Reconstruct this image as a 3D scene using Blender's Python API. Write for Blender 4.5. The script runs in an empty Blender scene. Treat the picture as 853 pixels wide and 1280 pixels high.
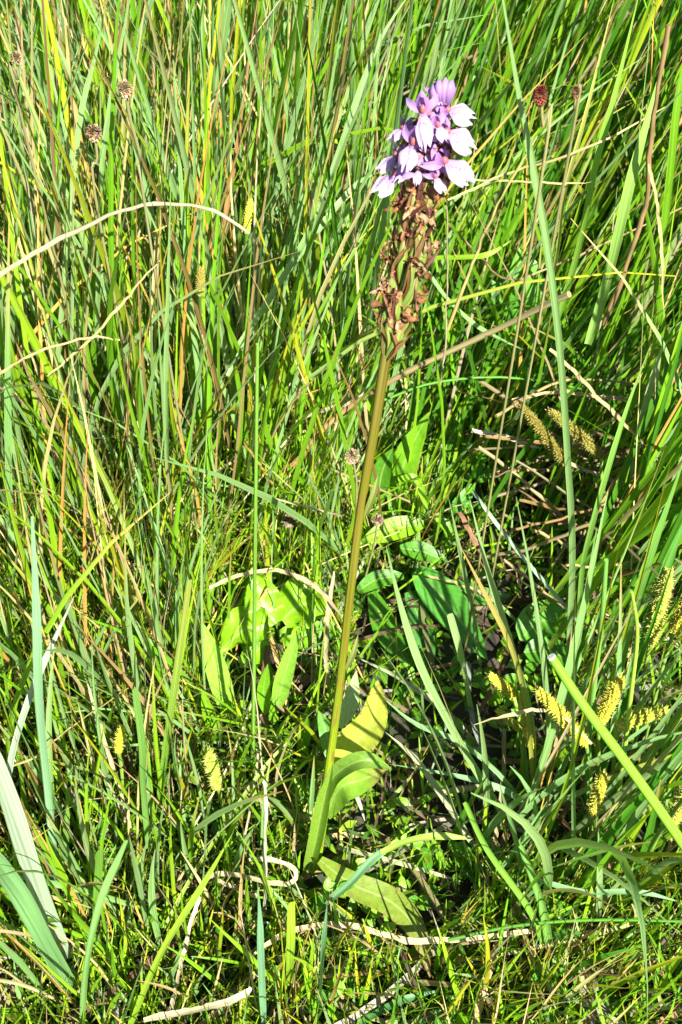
import bpy, math, random
import numpy as np
from mathutils import Vector, noise as mnoise

random.seed(7); rs = np.random.RandomState(7)
C = bpy.context.scene.collection
S = bpy.context.scene

# ------------------------------------------------------------ camera, sky, sun, exposure
CAM_H = 0.52
PITCH = math.radians(52)                      # below the horizon
cam_d = bpy.data.cameras.new('camera'); cam = bpy.data.objects.new('camera', cam_d); C.objects.link(cam)
cam.location = (0, 0, CAM_H); cam.rotation_euler = (math.pi/2 - PITCH, 0, 0)
cam_d.sensor_fit = 'VERTICAL'; cam_d.sensor_height = 24; cam_d.lens = 12/math.tan(math.radians(24))
cam_d.clip_start = 0.01; cam_d.clip_end = 2000
S.camera = cam
cam_d.dof.use_dof = True; cam_d.dof.focus_distance = .46; cam_d.dof.aperture_fstop = 24

SUN = Vector((0.34, -0.60, 0.73)).normalized()
w = bpy.data.worlds.new('World'); S.world = w; w.use_nodes = True
nt = w.node_tree; bg = nt.nodes['Background']
sky = nt.nodes.new('ShaderNodeTexSky'); sky.sky_type = 'NISHITA'; sky.sun_disc = False
sky.sun_elevation = math.asin(SUN.z); sky.sun_rotation = math.atan2(SUN.x, SUN.y)
nt.links.new(sky.outputs[0], bg.inputs[0]); bg.inputs[1].default_value = 0.05
sd = bpy.data.lights.new('sun', 'SUN'); sd.energy = 5.0; sd.angle = math.radians(0.5); sd.color = (1, .965, .90)
so = bpy.data.objects.new('sun', sd); C.objects.link(so); so.rotation_euler = SUN.to_track_quat('Z', 'Y').to_euler()
so.location = (1, -1, 3)
S.view_settings.view_transform = 'Standard'; S.view_settings.look = 'None'
S.view_settings.exposure = 1.9; S.view_settings.gamma = 1
S.cycles.max_bounces = 6; S.cycles.transmission_bounces = 4; S.cycles.diffuse_bounces = 3

# ------------------------------------------------------------ picture <-> place
F = 640/math.tan(math.radians(24))
cp, sp = math.cos(PITCH), math.sin(PITCH)
def ray(px, py):
    u = (px-426.5)/F; v = (640-py)/F
    return np.array([u, cp + v*sp, -sp + v*cp])
def at_z(px, py, z):
    d = ray(px, py); t = (z-CAM_H)/d[2]; return np.array([d[0]*t, d[1]*t, z])
def at_y(px, py, Y):
    d = ray(px, py); t = Y/d[1]; return np.array([d[0]*t, Y, CAM_H + d[2]*t])
def project(P):
    P = np.atleast_2d(P); q = P - np.array([0, 0, CAM_H])
    dep = q[:, 1]*cp - q[:, 2]*sp; up = q[:, 1]*sp + q[:, 2]*cp
    dep_s = np.where(dep > 1e-4, dep, 1e-4)
    return 426.5 + F*q[:, 0]/dep_s, 640 - F*up/dep_s, dep
def gz(x, y):
    return (0.010*mnoise.noise(Vector((x*6, y*6, 3.1))) + 0.006*mnoise.noise(Vector((x*19, y*19, 7.7)))) - 0.004

# ------------------------------------------------------------ mesh plumbing
def nrm(v):
    return v/np.maximum(np.linalg.norm(v, axis=-1, keepdims=True), 1e-9)

class Geo:
    """collects quads/tris with a UV and a colour (alpha = wear) per vertex"""
    def __init__(s): s.v = []; s.f = []; s.uv = []; s.c = []; s.n = 0
    def add(s, v, f, uv, c):
        v = np.asarray(v, float); s.v.append(v); s.f.append(np.asarray(f, int) + s.n); s.uv.append(np.asarray(uv, float)); s.c.append(np.asarray(c, float)); s.n += len(v)
    def mesh(s, name, mat, smooth=True):
        V = np.concatenate(s.v); Fc = np.concatenate(s.f); UV = np.concatenate(s.uv); CC = np.concatenate(s.c)
        me = bpy.data.meshes.new(name)
        me.vertices.add(len(V)); me.vertices.foreach_set('co', V.astype(np.float32).ravel())
        k = Fc.shape[1]
        me.loops.add(Fc.size); me.loops.foreach_set('vertex_index', Fc.astype(np.int32).ravel())
        me.polygons.add(len(Fc)); me.polygons.foreach_set('loop_start', np.arange(0, Fc.size, k, dtype=np.int32))
        me.polygons.foreach_set('loop_total', np.full(len(Fc), k, np.int32))
        me.polygons.foreach_set('use_smooth', np.full(len(Fc), smooth))
        me.update(calc_edges=True)
        u = me.uv_layers.new(name='UV'); u.data.foreach_set('uv', UV[Fc.ravel()].astype(np.float32).ravel())
        a = me.color_attributes.new('Col', 'FLOAT_COLOR', 'POINT'); a.data.foreach_set('color', CC.astype(np.float32).ravel())
        me.materials.append(mat)
        return me
    def obj(s, name, mat, parent=None, smooth=True):
        o = bpy.data.objects.new(name, s.mesh(name, mat, smooth)); C.objects.link(o)
        if parent is not None:
            o.parent = parent; o.matrix_parent_inverse.identity(); o.location = -world_loc(parent)
        return o
def world_loc(o):
    v = Vector((0, 0, 0))
    while o is not None: v = v + o.location; o = o.parent
    return v
def tag(o, label, cat, group=None):
    o['label'] = label; o['category'] = cat
    if group: o['group'] = group
    return o
def thing(name, loc, label, cat, group=None):
    o = bpy.data.objects.new(name, None); C.objects.link(o); o.location = tuple(float(a) for a in loc); o.empty_display_size = .01
    return tag(o, label, cat, group)

def grid_faces(n, m):
    i = np.arange(n-1)[:, None]; j = np.arange(m-1)[None, :]
    a = (i*m+j).ravel(); return np.stack([a, a+1, a+m+1, a+m], 1)
GF = {}
def gf(n, m):
    if (n, m) not in GF: GF[(n, m)] = grid_faces(n, m)
    return GF[(n, m)]

def smooth_curve(P, n):
    P = np.asarray(P, float)
    if len(P) == 2: t = np.linspace(0, 1, n)[:, None]; return P[0]*(1-t)+P[1]*t
    E = np.vstack([2*P[0]-P[1], P, 2*P[-1]-P[-2]]); k = len(P)-1
    out = []
    for t in np.linspace(0, k, n):
        i = min(int(t), k-1); f = t-i; a, b, c, d = E[i:i+4]
        out.append(.5*((2*b)+(-a+c)*f+(2*a-5*b+4*c-d)*f*f+(-a+3*b-3*c+d)*f**3))
    return np.array(out)

def frame(P, normal, twist=0.0):
    T = nrm(np.gradient(P, axis=0)); N = np.broadcast_to(np.asarray(normal, float), P.shape)
    s = nrm(np.cross(T, N)); n = nrm(np.cross(s, T))
    if np.any(twist):
        a = np.asarray(twist)*np.ones(len(P)); ca, sa = np.cos(a)[:, None], np.sin(a)[:, None]
        s, n = s*ca+n*sa, n*ca-s*sa
    return T, s, n

def ribbon(g, P, W, col, normal, twist=0.0, fold=.25, wear=0.1, flat=False):
    """a grass blade: V-folded strip along P, full width W, colour per point"""
    n = len(P); T, s, nn = frame(P, normal, twist); W = np.asarray(W)[:, None]
    L = np.r_[0, np.cumsum(np.linalg.norm(np.diff(P, axis=0), axis=1))]
    off = rs.randint(0, 400)
    c4 = np.concatenate([col, np.full((n, 1), wear)], 1)
    if flat:
        V = np.stack([P-s*W/2, P+s*W/2], 1).reshape(-1, 3); m = 2; us = [0, 1]
    else:
        V = np.stack([P-s*W/2+nn*W*fold, P, P+s*W/2+nn*W*fold], 1).reshape(-1, 3); m = 3; us = [0, .5, 1]
    uv = np.stack([np.tile(np.array(us)+off, n), np.repeat(L, m)+off*.37], 1)
    g.add(V, gf(n, m), uv, np.repeat(c4, m, 0))

def tube(g, P, R, col, wear=.1, k=7, cap=True, ridge=0.0):
    n = len(P); T, s, nn = frame(P, (0.13, -0.7, 0.7)); a = np.linspace(0, 2*np.pi, k+1)
    R = np.asarray(R)*np.ones(n); rr = 1+ridge*np.cos(a*3)[None, :, None]
    V = P[:, None]+(s[:, None]*np.cos(a)[None, :, None]+nn[:, None]*np.sin(a)[None, :, None])*R[:, None, None]*rr
    L = np.r_[0, np.cumsum(np.linalg.norm(np.diff(P, axis=0), axis=1))]; off = rs.randint(0, 400)
    uv = np.stack([np.tile(a/2/np.pi*2+off, n), np.repeat(L, k+1)+off*.37], 1)
    col = np.asarray(col, float); col = np.broadcast_to(col, (n, 3)) if col.ndim == 1 else col
    c4 = np.concatenate([col, np.full((n, 1), wear)], 1)
    g.add(V.reshape(-1, 3), gf(n, k+1), uv, np.repeat(c4, k+1, 0))
    if cap:
        for i in (0, -1):
            idx = np.arange(k); ring = V[i][:k]; ctr = P[i][None]
            vv = np.vstack([ring, ctr]); ff = np.stack([idx, (idx+1) % k, np.full(k, k), np.full(k, k)], 1)
            # a quad with a doubled corner is not allowed: use two thin quads instead
            ring2 = ctr+(ring-ctr)*.05; vv = np.vstack([ring, ring2]); ff = np.stack([idx, (idx+1) % k, (idx+1) % k+k, idx+k], 1)
            g.add(vv, ff, np.tile([off+.5, 0.], (len(vv), 1)), np.tile(c4[i], (len(vv), 1)))

def leaf_surface(g, P, width, col, normal, shape='lance', cup=.15, wave=.0, wear=.1, m=7, tipcol=None):
    n = len(P); T, s, nn = frame(P, normal); t = np.linspace(0, 1, n)
    if shape == 'lance': prof = np.sin(np.pi*np.clip(t*.93+.07, 0, 1))**.8*(1-.15*t)
    elif shape == 'ovate': prof = np.clip(np.sin(np.pi*t**.75), 0, 1)**.6*.98+.02
    elif shape == 'strap': prof = np.minimum(1, (1-t)*3.2)**.6*(.75+.25*np.sin(np.pi*t))
    else: prof = np.sqrt(np.clip(1-(2*t-1)**2, 0.003, 1))
    prof = np.maximum(prof, .03)
    a = np.linspace(-1, 1, m); ph = rs.rand()*6
    wv = wave*np.sin(t[:, None]*17+ph+a[None]*2)*np.abs(a)[None]**1.5
    V = P[:, None]+s[:, None]*(a[None, :, None]*prof[:, None, None]*width/2)+nn[:, None]*((cup*np.abs(a)[None]**1.3*prof[:, None]+wv)*width/2)[:, :, None]
    L = np.r_[0, np.cumsum(np.linalg.norm(np.diff(P, axis=0), axis=1))]
    off = rs.randint(0, 200)
    uv = np.stack([np.tile((a+1)/2+off, n), np.repeat(L/max(width, 1e-4)+off*.37, m)], 1)
    col = np.asarray(col, float); cc = np.broadcast_to(col, (n, 3)).copy()
    if tipcol is not None: k = np.clip((t-.7)/.3, 0, 1)[:, None]; cc = cc*(1-k)+np.asarray(tipcol)*k
    ww = np.clip(wear+.22*np.abs(np.tile(a, n))**4*np.repeat(.4+.6*t, m)+.18*np.repeat(np.clip(t-.8, 0, 1)*5, m)*(wear > .01), 0, 1)*(1.0 if wear > .01 else 0)
    g.add(V.reshape(-1, 3), gf(n, m), uv, np.concatenate([np.repeat(cc, m, 0), ww[:, None]], 1))

# ------------------------------------------------------------ materials
def mat_base(name):
    m = bpy.data.materials.new(name); m.use_nodes = True; t = m.node_tree; t.nodes.clear()
    return m, t, lambda ty, **k: mk(t, ty, **k)
def mk(t, ty, **k):
    n = t.nodes.new(ty)
    for a, b in k.items():
        if a.startswith('i_'): n.inputs[a[2:].replace('_', ' ')].default_value = b
        else: setattr(n, a, b)
    return n
def plant_material(name, stripes=9.0, stripe_amt=.35, blotch=(.22, .12, .04), rough=.42, trans=.30, spec=.28, midrib=False, bump=.25, long_scale=28.0, blotch_scale=70):
    m, t, N = mat_base(name); L = t.links.new
    col = N('ShaderNodeVertexColor', layer_name='Col'); uv = N('ShaderNodeUVMap', uv_map='UV')
    mp = N('ShaderNodeVectorMath', operation='MULTIPLY'); mp.inputs[1].default_value = (stripes, long_scale*.25, 1); L(uv.outputs[0], mp.inputs[0])
    n1 = N('ShaderNodeTexNoise'); n1.inputs['Scale'].default_value = 1; n1.inputs['Detail'].default_value = 3; L(mp.outputs[0], n1.inputs['Vector'])
    r1 = N('ShaderNodeMapRange'); r1.inputs[1].default_value = .3; r1.inputs[2].default_value = .7; r1.inputs[3].default_value = 1-stripe_amt; r1.inputs[4].default_value = 1+stripe_amt*.7; L(n1.outputs[0], r1.inputs[0])
    mul = N('ShaderNodeVectorMath', operation='SCALE'); L(col.outputs[0], mul.inputs[0]); L(r1.outputs[0], mul.inputs['Scale'])
    cur = mul.outputs[0]
    if midrib:
        sx = N('ShaderNodeSeparateXYZ'); L(uv.outputs[0], sx.inputs[0])
        fr = N('ShaderNodeMath', operation='FRACT'); L(sx.outputs[0], fr.inputs[0])
        sb = N('ShaderNodeMath', operation='SUBTRACT'); sb.inputs[1].default_value = .5; L(fr.outputs[0], sb.inputs[0])
        ab = N('ShaderNodeMath', operation='ABSOLUTE'); L(sb.outputs[0], ab.inputs[0])
        rr = N('ShaderNodeMapRange'); rr.inputs[1].default_value = .012; rr.inputs[2].default_value = .05; rr.inputs[3].default_value = .55; rr.inputs[4].default_value = 0; L(ab.outputs[0], rr.inputs[0])
        # side veins: bands slanting away from the midrib
        ad = N('ShaderNodeMath', operation='MULTIPLY_ADD'); ad.inputs[1].default_value = -1.3; L(ab.outputs[0], ad.inputs[0]); L(sx.outputs[1], ad.inputs[2])
        sc = N('ShaderNodeMath', operation='MULTIPLY'); sc.inputs[1].default_value = 34; L(ad.outputs[0], sc.inputs[0])
        sn = N('ShaderNodeMath', operation='SINE'); L(sc.outputs[0], sn.inputs[0])
        r3 = N('ShaderNodeMapRange'); r3.inputs[1].default_value = .75; r3.inputs[2].default_value = 1; r3.inputs[3].default_value = 0; r3.inputs[4].default_value = .12; L(sn.outputs[0], r3.inputs[0])
        mxv = N('ShaderNodeMath', operation='MAXIMUM'); L(rr.outputs[0], mxv.inputs[0]); L(r3.outputs[0], mxv.inputs[1])
        mm = N('ShaderNodeMix', data_type='RGBA'); L(mxv.outputs[0], mm.inputs[0]); L(cur, mm.inputs[6]); mm.inputs[7].default_value = (.32, .42, .14, 1)
        cur = mm.outputs[2]
    # blotches of age; the vertex alpha sets how many
    gp = N('ShaderNodeVectorMath', operation='MULTIPLY'); gp.inputs[1].default_value = (3.0, (9 if midrib else blotch_scale), 1); L(uv.outputs[0], gp.inputs[0])
    n2 = N('ShaderNodeTexNoise'); n2.inputs['Scale'].default_value = 1; n2.inputs['Detail'].default_value = 4; L(gp.outputs[0], n2.inputs['Vector'])
    s1 = N('ShaderNodeMath', operation='ADD'); L(n2.outputs[0], s1.inputs[0]); L(col.outputs[1], s1.inputs[1])
    r2 = N('ShaderNodeMapRange'); r2.inputs[1].default_value = .82; r2.inputs[2].default_value = 1.0; L(s1.outputs[0], r2.inputs[0])
    mx = N('ShaderNodeMix', data_type='RGBA'); L(r2.outputs[0], mx.inputs[0]); L(cur, mx.inputs[6]); mx.inputs[7].default_value = (*blotch, 1)
    cur = mx.outputs[2]
    p = N('ShaderNodeBsdfPrincipled'); p.inputs['Roughness'].default_value = rough; p.inputs['Specular IOR Level'].default_value = spec
    L(cur, p.inputs['Base Color'])
    bp = N('ShaderNodeBump'); bp.inputs['Strength'].default_value = bump; bp.inputs['Distance'].default_value = .0006; L(n1.outputs[0], bp.inputs['Height']); L(bp.outputs[0], p.inputs['Normal'])
    o = N('ShaderNodeOutputMaterial')
    if trans:
        tr = N('ShaderNodeBsdfTranslucent'); tc = N('ShaderNodeMix', data_type='RGBA', blend_type='MULTIPLY'); tc.inputs[0].default_value = 1; L(cur, tc.inputs[6]); tc.inputs[7].default_value = (1.35, 1.45, .5, 1) if trans < .5 else (1.1, 1.0, 1.1, 1)
        L(tc.outputs[2], tr.inputs[0]); ms = N('ShaderNodeMixShader'); ms.inputs[0].default_value = trans; L(p.outputs[0], ms.inputs[1]); L(tr.outputs[0], ms.inputs[2]); L(ms.outputs[0], o.inputs[0])
    else: L(p.outputs[0], o.inputs[0])
    return m
M_BLADE = plant_material('grass_blade_skin', stripe_amt=.42, blotch_scale=34)
M_DEAD = plant_material('dead_straw', stripes=9, stripe_amt=.5, blotch=(.17, .11, .05), rough=.6, trans=.12, spec=.3, long_scale=60, blotch_scale=28)
M_LEAF = plant_material('leaf_skin', stripes=5, stripe_amt=.18, blotch=(.16, .09, .03), rough=.4, trans=.34, midrib=True, long_scale=16)
M_STEM = plant_material('stem_skin', stripes=12, stripe_amt=.45, blotch=(.13, .05, .02), rough=.42, trans=0)
M_WITHER = plant_material('withered_skin', stripes=6, stripe_amt=.5, blotch=(.11, .035, .018), rough=.6, trans=.15, long_scale=120)
M_SPIKE = plant_material('sedge_spike_skin', stripes=3, stripe_amt=.25, blotch=(.2, .12, .02), rough=.5, trans=.2, bump=.1)

def petal_material():
    m, t, N = mat_base('orchid_petal'); L = t.links.new
    col = N('ShaderNodeVertexColor', layer_name='Col'); uv = N('ShaderNodeUVMap', uv_map='UV')
    vo = N('ShaderNodeTexVoronoi'); vo.inputs['Scale'].default_value = 9; L(uv.outputs[0], vo.inputs['Vector'])
    r = N('ShaderNodeMapRange'); r.inputs[1].default_value = .18; r.inputs[2].default_value = .3; r.inputs[3].default_value = 1; r.inputs[4].default_value = 0; L(vo.outputs['Distance'], r.inputs[0])
    am = N('ShaderNodeMath', operation='MULTIPLY'); L(r.outputs[0], am.inputs[0]); L(col.outputs[1], am.inputs[1])
    mx = N('ShaderNodeMix', data_type='RGBA'); L(am.outputs[0], mx.inputs[0]); L(col.outputs[0], mx.inputs[6]); mx.inputs[7].default_value = (.20, .04, .27, 1)
    p = N('ShaderNodeBsdfPrincipled'); p.inputs['Roughness'].default_value = .55; p.inputs['Specular IOR Level'].default_value = .3; L(mx.outputs[2], p.inputs['Base Color'])
    nz = N('ShaderNodeTexNoise'); nz.inputs['Scale'].default_value = 14; L(uv.outputs[0], nz.inputs['Vector'])
    bp = N('ShaderNodeBump'); bp.inputs['Strength'].default_value = .3; bp.inputs['Distance'].default_value = .0006; L(nz.outputs[0], bp.inputs['Height']); L(bp.outputs[0], p.inputs['Normal'])
    tr = N('ShaderNodeBsdfTranslucent'); L(mx.outputs[2], tr.inputs[0])
    ms = N('ShaderNodeMixShader'); ms.inputs[0].default_value = .35; L(p.outputs[0], ms.inputs[1]); L(tr.outputs[0], ms.inputs[2])
    o = N('ShaderNodeOutputMaterial'); L(ms.outputs[0], o.inputs[0]); return m
M_PETAL = petal_material()

def soil_material():
    m, t, N = mat_base('peaty_soil'); L = t.links.new
    tc = N('ShaderNodeTexCoord')
    n1 = N('ShaderNodeTexNoise'); n1.inputs['Scale'].default_value = 60; n1.inputs['Detail'].default_value = 8; L(tc.outputs['Object'], n1.inputs['Vector'])
    n2 = N('ShaderNodeTexNoise'); n2.inputs['Scale'].default_value = 9; n2.inputs['Detail'].default_value = 6; L(tc.outputs['Object'], n2.inputs['Vector'])
    cr = N('ShaderNodeValToRGB'); L(n1.outputs[0], cr.inputs[0])
    cr.color_ramp.elements[0].position = .35; cr.color_ramp.elements[0].color = (.010, .008, .005, 1)
    cr.color_ramp.elements[1].position = .7; cr.color_ramp.elements[1].color = (.06, .042, .024, 1)
    mx = N('ShaderNodeMix', data_type='RGBA'); rr = N('ShaderNodeMapRange'); rr.inputs[1].default_value = .45; rr.inputs[2].default_value = .62; rr.inputs[4].default_value = .75; L(n2.outputs[0], rr.inputs[0])
    L(rr.outputs[0], mx.inputs[0]); L(cr.outputs[0], mx.inputs[6]); mx.inputs[7].default_value = (.03, .055, .012, 1)
    p = N('ShaderNodeBsdfPrincipled'); p.inputs['Roughness'].default_value = .85; L(mx.outputs[2], p.inputs['Base Color'])
    bp = N('ShaderNodeBump'); bp.inputs['Strength'].default_value = .8; bp.inputs['Distance'].default_value = .004; L(n1.outputs[0], bp.inputs['Height']); L(bp.outputs[0], p.inputs['Normal'])
    o = N('ShaderNodeOutputMaterial'); L(p.outputs[0], o.inputs[0]); return m

# ------------------------------------------------------------ the ground: one sheet to the horizon
def build_ground():
    a = list(np.arange(0, 1.6, .02)); st = .03
    while a[-1] < 900: a.append(a[-1]+st); st *= 1.22
    a = np.array(a); ax = np.r_[-a[:0:-1], a]
    X, Y = np.meshgrid(ax, ax+.4, indexing='ij')
    Z = np.array([[gz(x, y) for y in ax+.4] for x in ax])
    V = np.stack([X, Y, Z], -1).reshape(-1, 3); g = Geo()
    g.add(V, gf(len(ax), len(ax))[:, ::-1], V[:, :2], np.ones((len(V), 4)))
    o = g.obj('ground', soil_material()); o['kind'] = 'structure'
build_ground()

# ------------------------------------------------------------ colours (albedo)
GLAUC = (.185, .305, .100); GREEN = (.120, .265, .010); DEEP = (.050, .165, .010); LIME = (.200, .360, .014); YELLOW = (.32, .33, .015)
STRAW = (.36, .29, .12); PALE = (.37, .31, .18); BROWN = (.17, .11, .035); TAN = (.28, .22, .09); OCHRE = (.42, .24, .05); GREY = (.36, .37, .26)
def vary(c, a=.14):
    k = 1+rs.uniform(-a, a); c = np.array(c)*k; c = c*(1+rs.uniform(-a*.6, a*.6, 3)); return np.clip(c, .004, .85)
def blade_cols(n, base, kind):
    t = np.linspace(0, 1, n)[:, None]; b = vary(base)
    if kind == 'dead': e = vary(base, .3); return b*(1-t)+e*t
    bot = b*.5+np.array([.30, .30, .10])*.5; c = bot*(1-np.clip(t*5, 0, 1))+b*np.clip(t*5, 0, 1)
    r = rs.rand()
    if r < .22: tip = np.array([.40, .27, .08]); k = np.clip((t-.78)/.2, 0, 1); c = c*(1-k)+tip*k
    elif r < .29: k = np.clip((t-.35)/.5, 0, 1); c = c*(1-k)+vary(YELLOW)*k
    return c

# ------------------------------------------------------------ the orchid's line, used to keep the grass off it
ORCH = [(393, 1088, 0), (402, 1025, .04), (412, 950, .1), (424, 860, .2), (437, 745, .33), (450, 640, .47), (467, 540, .58), (483, 440, .7), (500, 370, .78), (513, 300, .86), (527, 225, .93), (543, 150, 1)]
Y0, Y1 = at_z(393, 1088, 0)[1], at_z(393, 1088, 0)[1]+.118
OP = np.array([at_y(x, y, Y0+(Y1-Y0)*t) for x, y, t in ORCH])
OPX = smooth_curve(np.array([(x, y) for x, y, t in ORCH], float), 60)
ODEP = np.interp(np.linspace(0, 1, 60), np.linspace(0, 1, len(OP)), project(OP)[2])
def note(ox, oy, od, rad, most, chance): OCC.append((ox, oy, od, rad, most, chance, ox.min(), ox.max(), oy.min(), oy.max()))
OCC = []                                                # (x, y, depth, radius, chance) of traced things to be left visible
def clear_of_view(P, lanes=True):
    """False when a random blade would stand in front of the orchid or right before the lens"""
    x, y, d = project(P)
    if np.any((d < .17) & (x > -300) & (x < 1150)): return False
    if np.any(np.linalg.norm(P-np.array([0, 0, CAM_H]), axis=1) < .16): return False
    D = np.hypot(x[:, None]-OPX[None, :, 0], y[:, None]-OPX[None, :, 1])
    r = np.where(OPX[:, 1] < 440, 66, 15)[None]
    if np.any((D < r) & (d[:, None] < ODEP[None]+.012)): return False
    if OCC is not None and len(OCC):
        x0, x1, y0, y1 = x.min(), x.max(), y.min(), y.max()
        for ox, oy, od, rad, most, chance, bx0, bx1, by0, by1 in OCC:
            if x1 < bx0-rad or x0 > bx1+rad or y1 < by0-2*rad or y0 > by1+2*rad: continue
            hit = (np.abs(x[:, None]-ox[None]) < rad) & (np.abs(y[:, None]-oy[None]) < rad*1.6) & (d[:, None] < od[None]+.01)
            if hit.any(1).sum() > most and rs.rand() < chance: return False
    if lanes and rs.rand() < .93:     # the open patch of broad leaves to the right of the stem
        inp = (((x-555)/135)**2+((y-690)/265)**2 < 1) & (d < .60)
        if np.mean(inp) > .12: return False
        inp = (((x-335)/75)**2+((y-800)/85)**2 < 1) & (d < .56)
        if np.mean(inp) > .1: return False
        inp = (((x-500)/110)**2+((y-1040)/130)**2 < 1)
        if np.mean(inp) > .25: return False
    return True

def free_blade(root, az, lean, bend, L, n=9, p=1.6):
    t = np.linspace(0, 1, n); a = lean+bend*t**p
    d = np.stack([np.sin(a)*math.cos(az), np.sin(a)*math.sin(az), np.cos(a)], 1)
    st = (d[1:]+d[:-1])/2*(L/(n-1)); P = np.vstack([[0, 0, 0], np.cumsum(st, 0)])+root
    # a little sideways sway
    k = rs.uniform(-.03, .03)*L; P += np.outer(np.sin(t*math.pi*rs.uniform(.6, 1.6)), [-math.sin(az)*k, math.cos(az)*k, 0])
    return P

# ------------------------------------------------------------ tussocks: every blade a part
PAL_L = [(GLAUC, .35), (GREEN, .19), (LIME, .13), (YELLOW, .03), ('dead', .30)]
PAL_R = [(GLAUC, .12), (GREEN, .34), (DEEP, .26), (LIME, .12), ('dead', .16)]
PAL_G = [(GLAUC, .55), (GREEN, .22), (DEEP, .1), ('dead', .13)]
PAL_D = [(GREEN, .2), (LIME, .25), ('dead', .5), (YELLOW, .05)]
DEADS = [STRAW, TAN, BROWN, PALE, OCHRE, (.42, .36, .14)]
def pick(pal):
    r = rs.rand()*sum(b for a, b in pal); s = 0
    for c, k in pal:
        s += k
        if r <= s: return c
    return c
def one_blade(g, root, L, lean_x, spread, pal, width, clear=True, n=9, flat=False, droop=1.0):
    for _ in range(7):
        az = rs.rand()*2*math.pi; le = abs(rs.normal(0, spread))
        dx, dy = math.cos(az)*le+lean_x, math.sin(az)*le
        az2 = math.atan2(dy, dx); l2 = math.hypot(dx, dy)
        bend = droop*(rs.gamma(1.5, .11)+(rs.uniform(.4, 1.3) if rs.rand() < .08 else 0))
        P = free_blade(root, az2, l2, bend, L, n)
        if not clear or clear_of_view(P): break
    else: return False, None
    c = pick(pal); dead = isinstance(c, str)
    if dead: c = DEADS[rs.randint(len(DEADS))]
    t = np.linspace(0, 1, n); W = width*rs.uniform(.55, 1.35)*(.6 if dead else 1)*np.clip(.65+.35*t*3, 0, 1)*np.clip((1.02-t)*2.6, .03, 1)**.8
    fa = rs.rand()*2*math.pi if rs.rand() < .6 else -math.pi/2+rs.normal(0, .5)
    ribbon(g, P, W, blade_cols(n, c, 'dead' if dead else 'g'), (math.cos(fa), math.sin(fa), .35), twist=t*rs.normal(0, .9), fold=rs.uniform(.12, .4), wear=rs.uniform(.0, .25) if not dead else .12, flat=flat)
    return True, dead

# root pixel, blades, radius, blade length, lean towards the right, palette, blade width, label
TUSS = [
 (25, 720, 58, .055, .30, .10, PAL_L, .0034, 'dense grass tussock at the left edge about halfway down'),
 (120, 640, 62, .055, .32, .12, PAL_L, .0034, 'mixed green and straw tussock below the pale arching stem'),
 (215, 690, 50, .05, .30, .13, PAL_L, .0032, 'tussock of upright blades just left of the round-leaved rosette'),
 (290, 580, 62, .055, .33, .10, PAL_L, .0033, 'tall tussock directly behind the round-leaved rosette'),
 (385, 540, 48, .045, .33, .12, PAL_G, .0034, 'blue-green tussock close behind the orchid stem on its left'),
 (30, 480, 62, .07, .36, .10, PAL_L, .0036, 'tall tussock at the left edge where the pale arch begins'),
 (150, 430, 62, .07, .38, .12, PAL_L, .0036, 'tall tussock carrying the pale arching stem across its front'),
 (270, 400, 62, .07, .38, .14, PAL_L, .0036, 'rusty-streaked tall tussock left of the flower head'),
 (390, 370, 62, .07, .38, .16, PAL_G, .0036, 'blue-green tall tussock immediately left of the withered spike'),
 (500, 300, 60, .07, .36, .2, PAL_R, .0036, 'green tussock right behind the flowering orchid head'),
 (610, 290, 60, .07, .36, .24, PAL_R, .0036, 'leaning green tussock to the right of the flower head'),
 (720, 400, 66, .07, .36, .26, PAL_R, .0036, 'leaning green tussock above the horizontal brown stems'),
 (840, 470, 62, .07, .36, .2, PAL_R, .0038, 'green tussock at the right edge behind the horizontal brown stems'),
 (60, 250, 46, .09, .36, .12, PAL_L, .0036, 'distant pale tussock in the upper left corner'),
 (250, 220, 46, .09, .36, .14, PAL_L, .0036, 'distant tussock behind the brown seed heads on the upper left'),
 (430, 190, 46, .09, .36, .16, PAL_L, .0036, 'distant tussock at the top left of the flower head'),
 (630, 170, 46, .09, .36, .24, PAL_R, .0036, 'distant tussock behind the dark red seed head'),
 (810, 200, 46, .09, .36, .24, PAL_R, .0036, 'distant tussock in the upper right corner'),
 (765, 800, 44, .05, .30, .16, PAL_R, .0036, 'green tussock behind the yellow sedge spikes at the right'),
 (850, 760, 50, .05, .30, .08, PAL_R, .0040, 'broad-bladed tussock at the right edge beside a yellow spike'),
 (715, 1080, 56, .04, .22, .06, PAL_G, .0034, 'dark-based tussock below the yellow sedge spikes on the right'),
 (820, 1110, 40, .05, .20, .06, PAL_R, .0030, 'low tussock under the thick cut rush stalk'),
 (610, 1060, 24, .03, .18, .05, PAL_G, .0032, 'small tussock of blue-green blades beside the cut green stub'),
 (75, 1180, 42, .04, .17, -.02, PAL_L, .0030, 'bottom left tussock with two very broad grey-green blades'),
 (70, 950, 50, .05, .21, .02, PAL_L, .0032, 'lower left tussock beside the long grey-green blade'),
 (180, 1090, 42, .045, .16, .05, PAL_L, .0030, 'low tussock left of the looped white dead blade'),
 (205, 900, 44, .045, .21, .05, PAL_L, .0030, 'bright tussock left of the small yellow sedge spike'),
 (300, 1000, 30, .04, .12, .08, PAL_L, .0026, 'low bright grass tuft left of the orchid base'),
 (330, 1220, 34, .04, .10, .08, PAL_D, .0026, 'low tuft below the looped white dead blade'),
 (620, 1240, 34, .06, .09, .06, PAL_D, .0024, 'flattened tuft below the long pale dead blade'),
 (790, 1240, 34, .06, .09, .08, PAL_D, .0024, 'flattened strawy tuft in the bottom right corner'),
]
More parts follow.
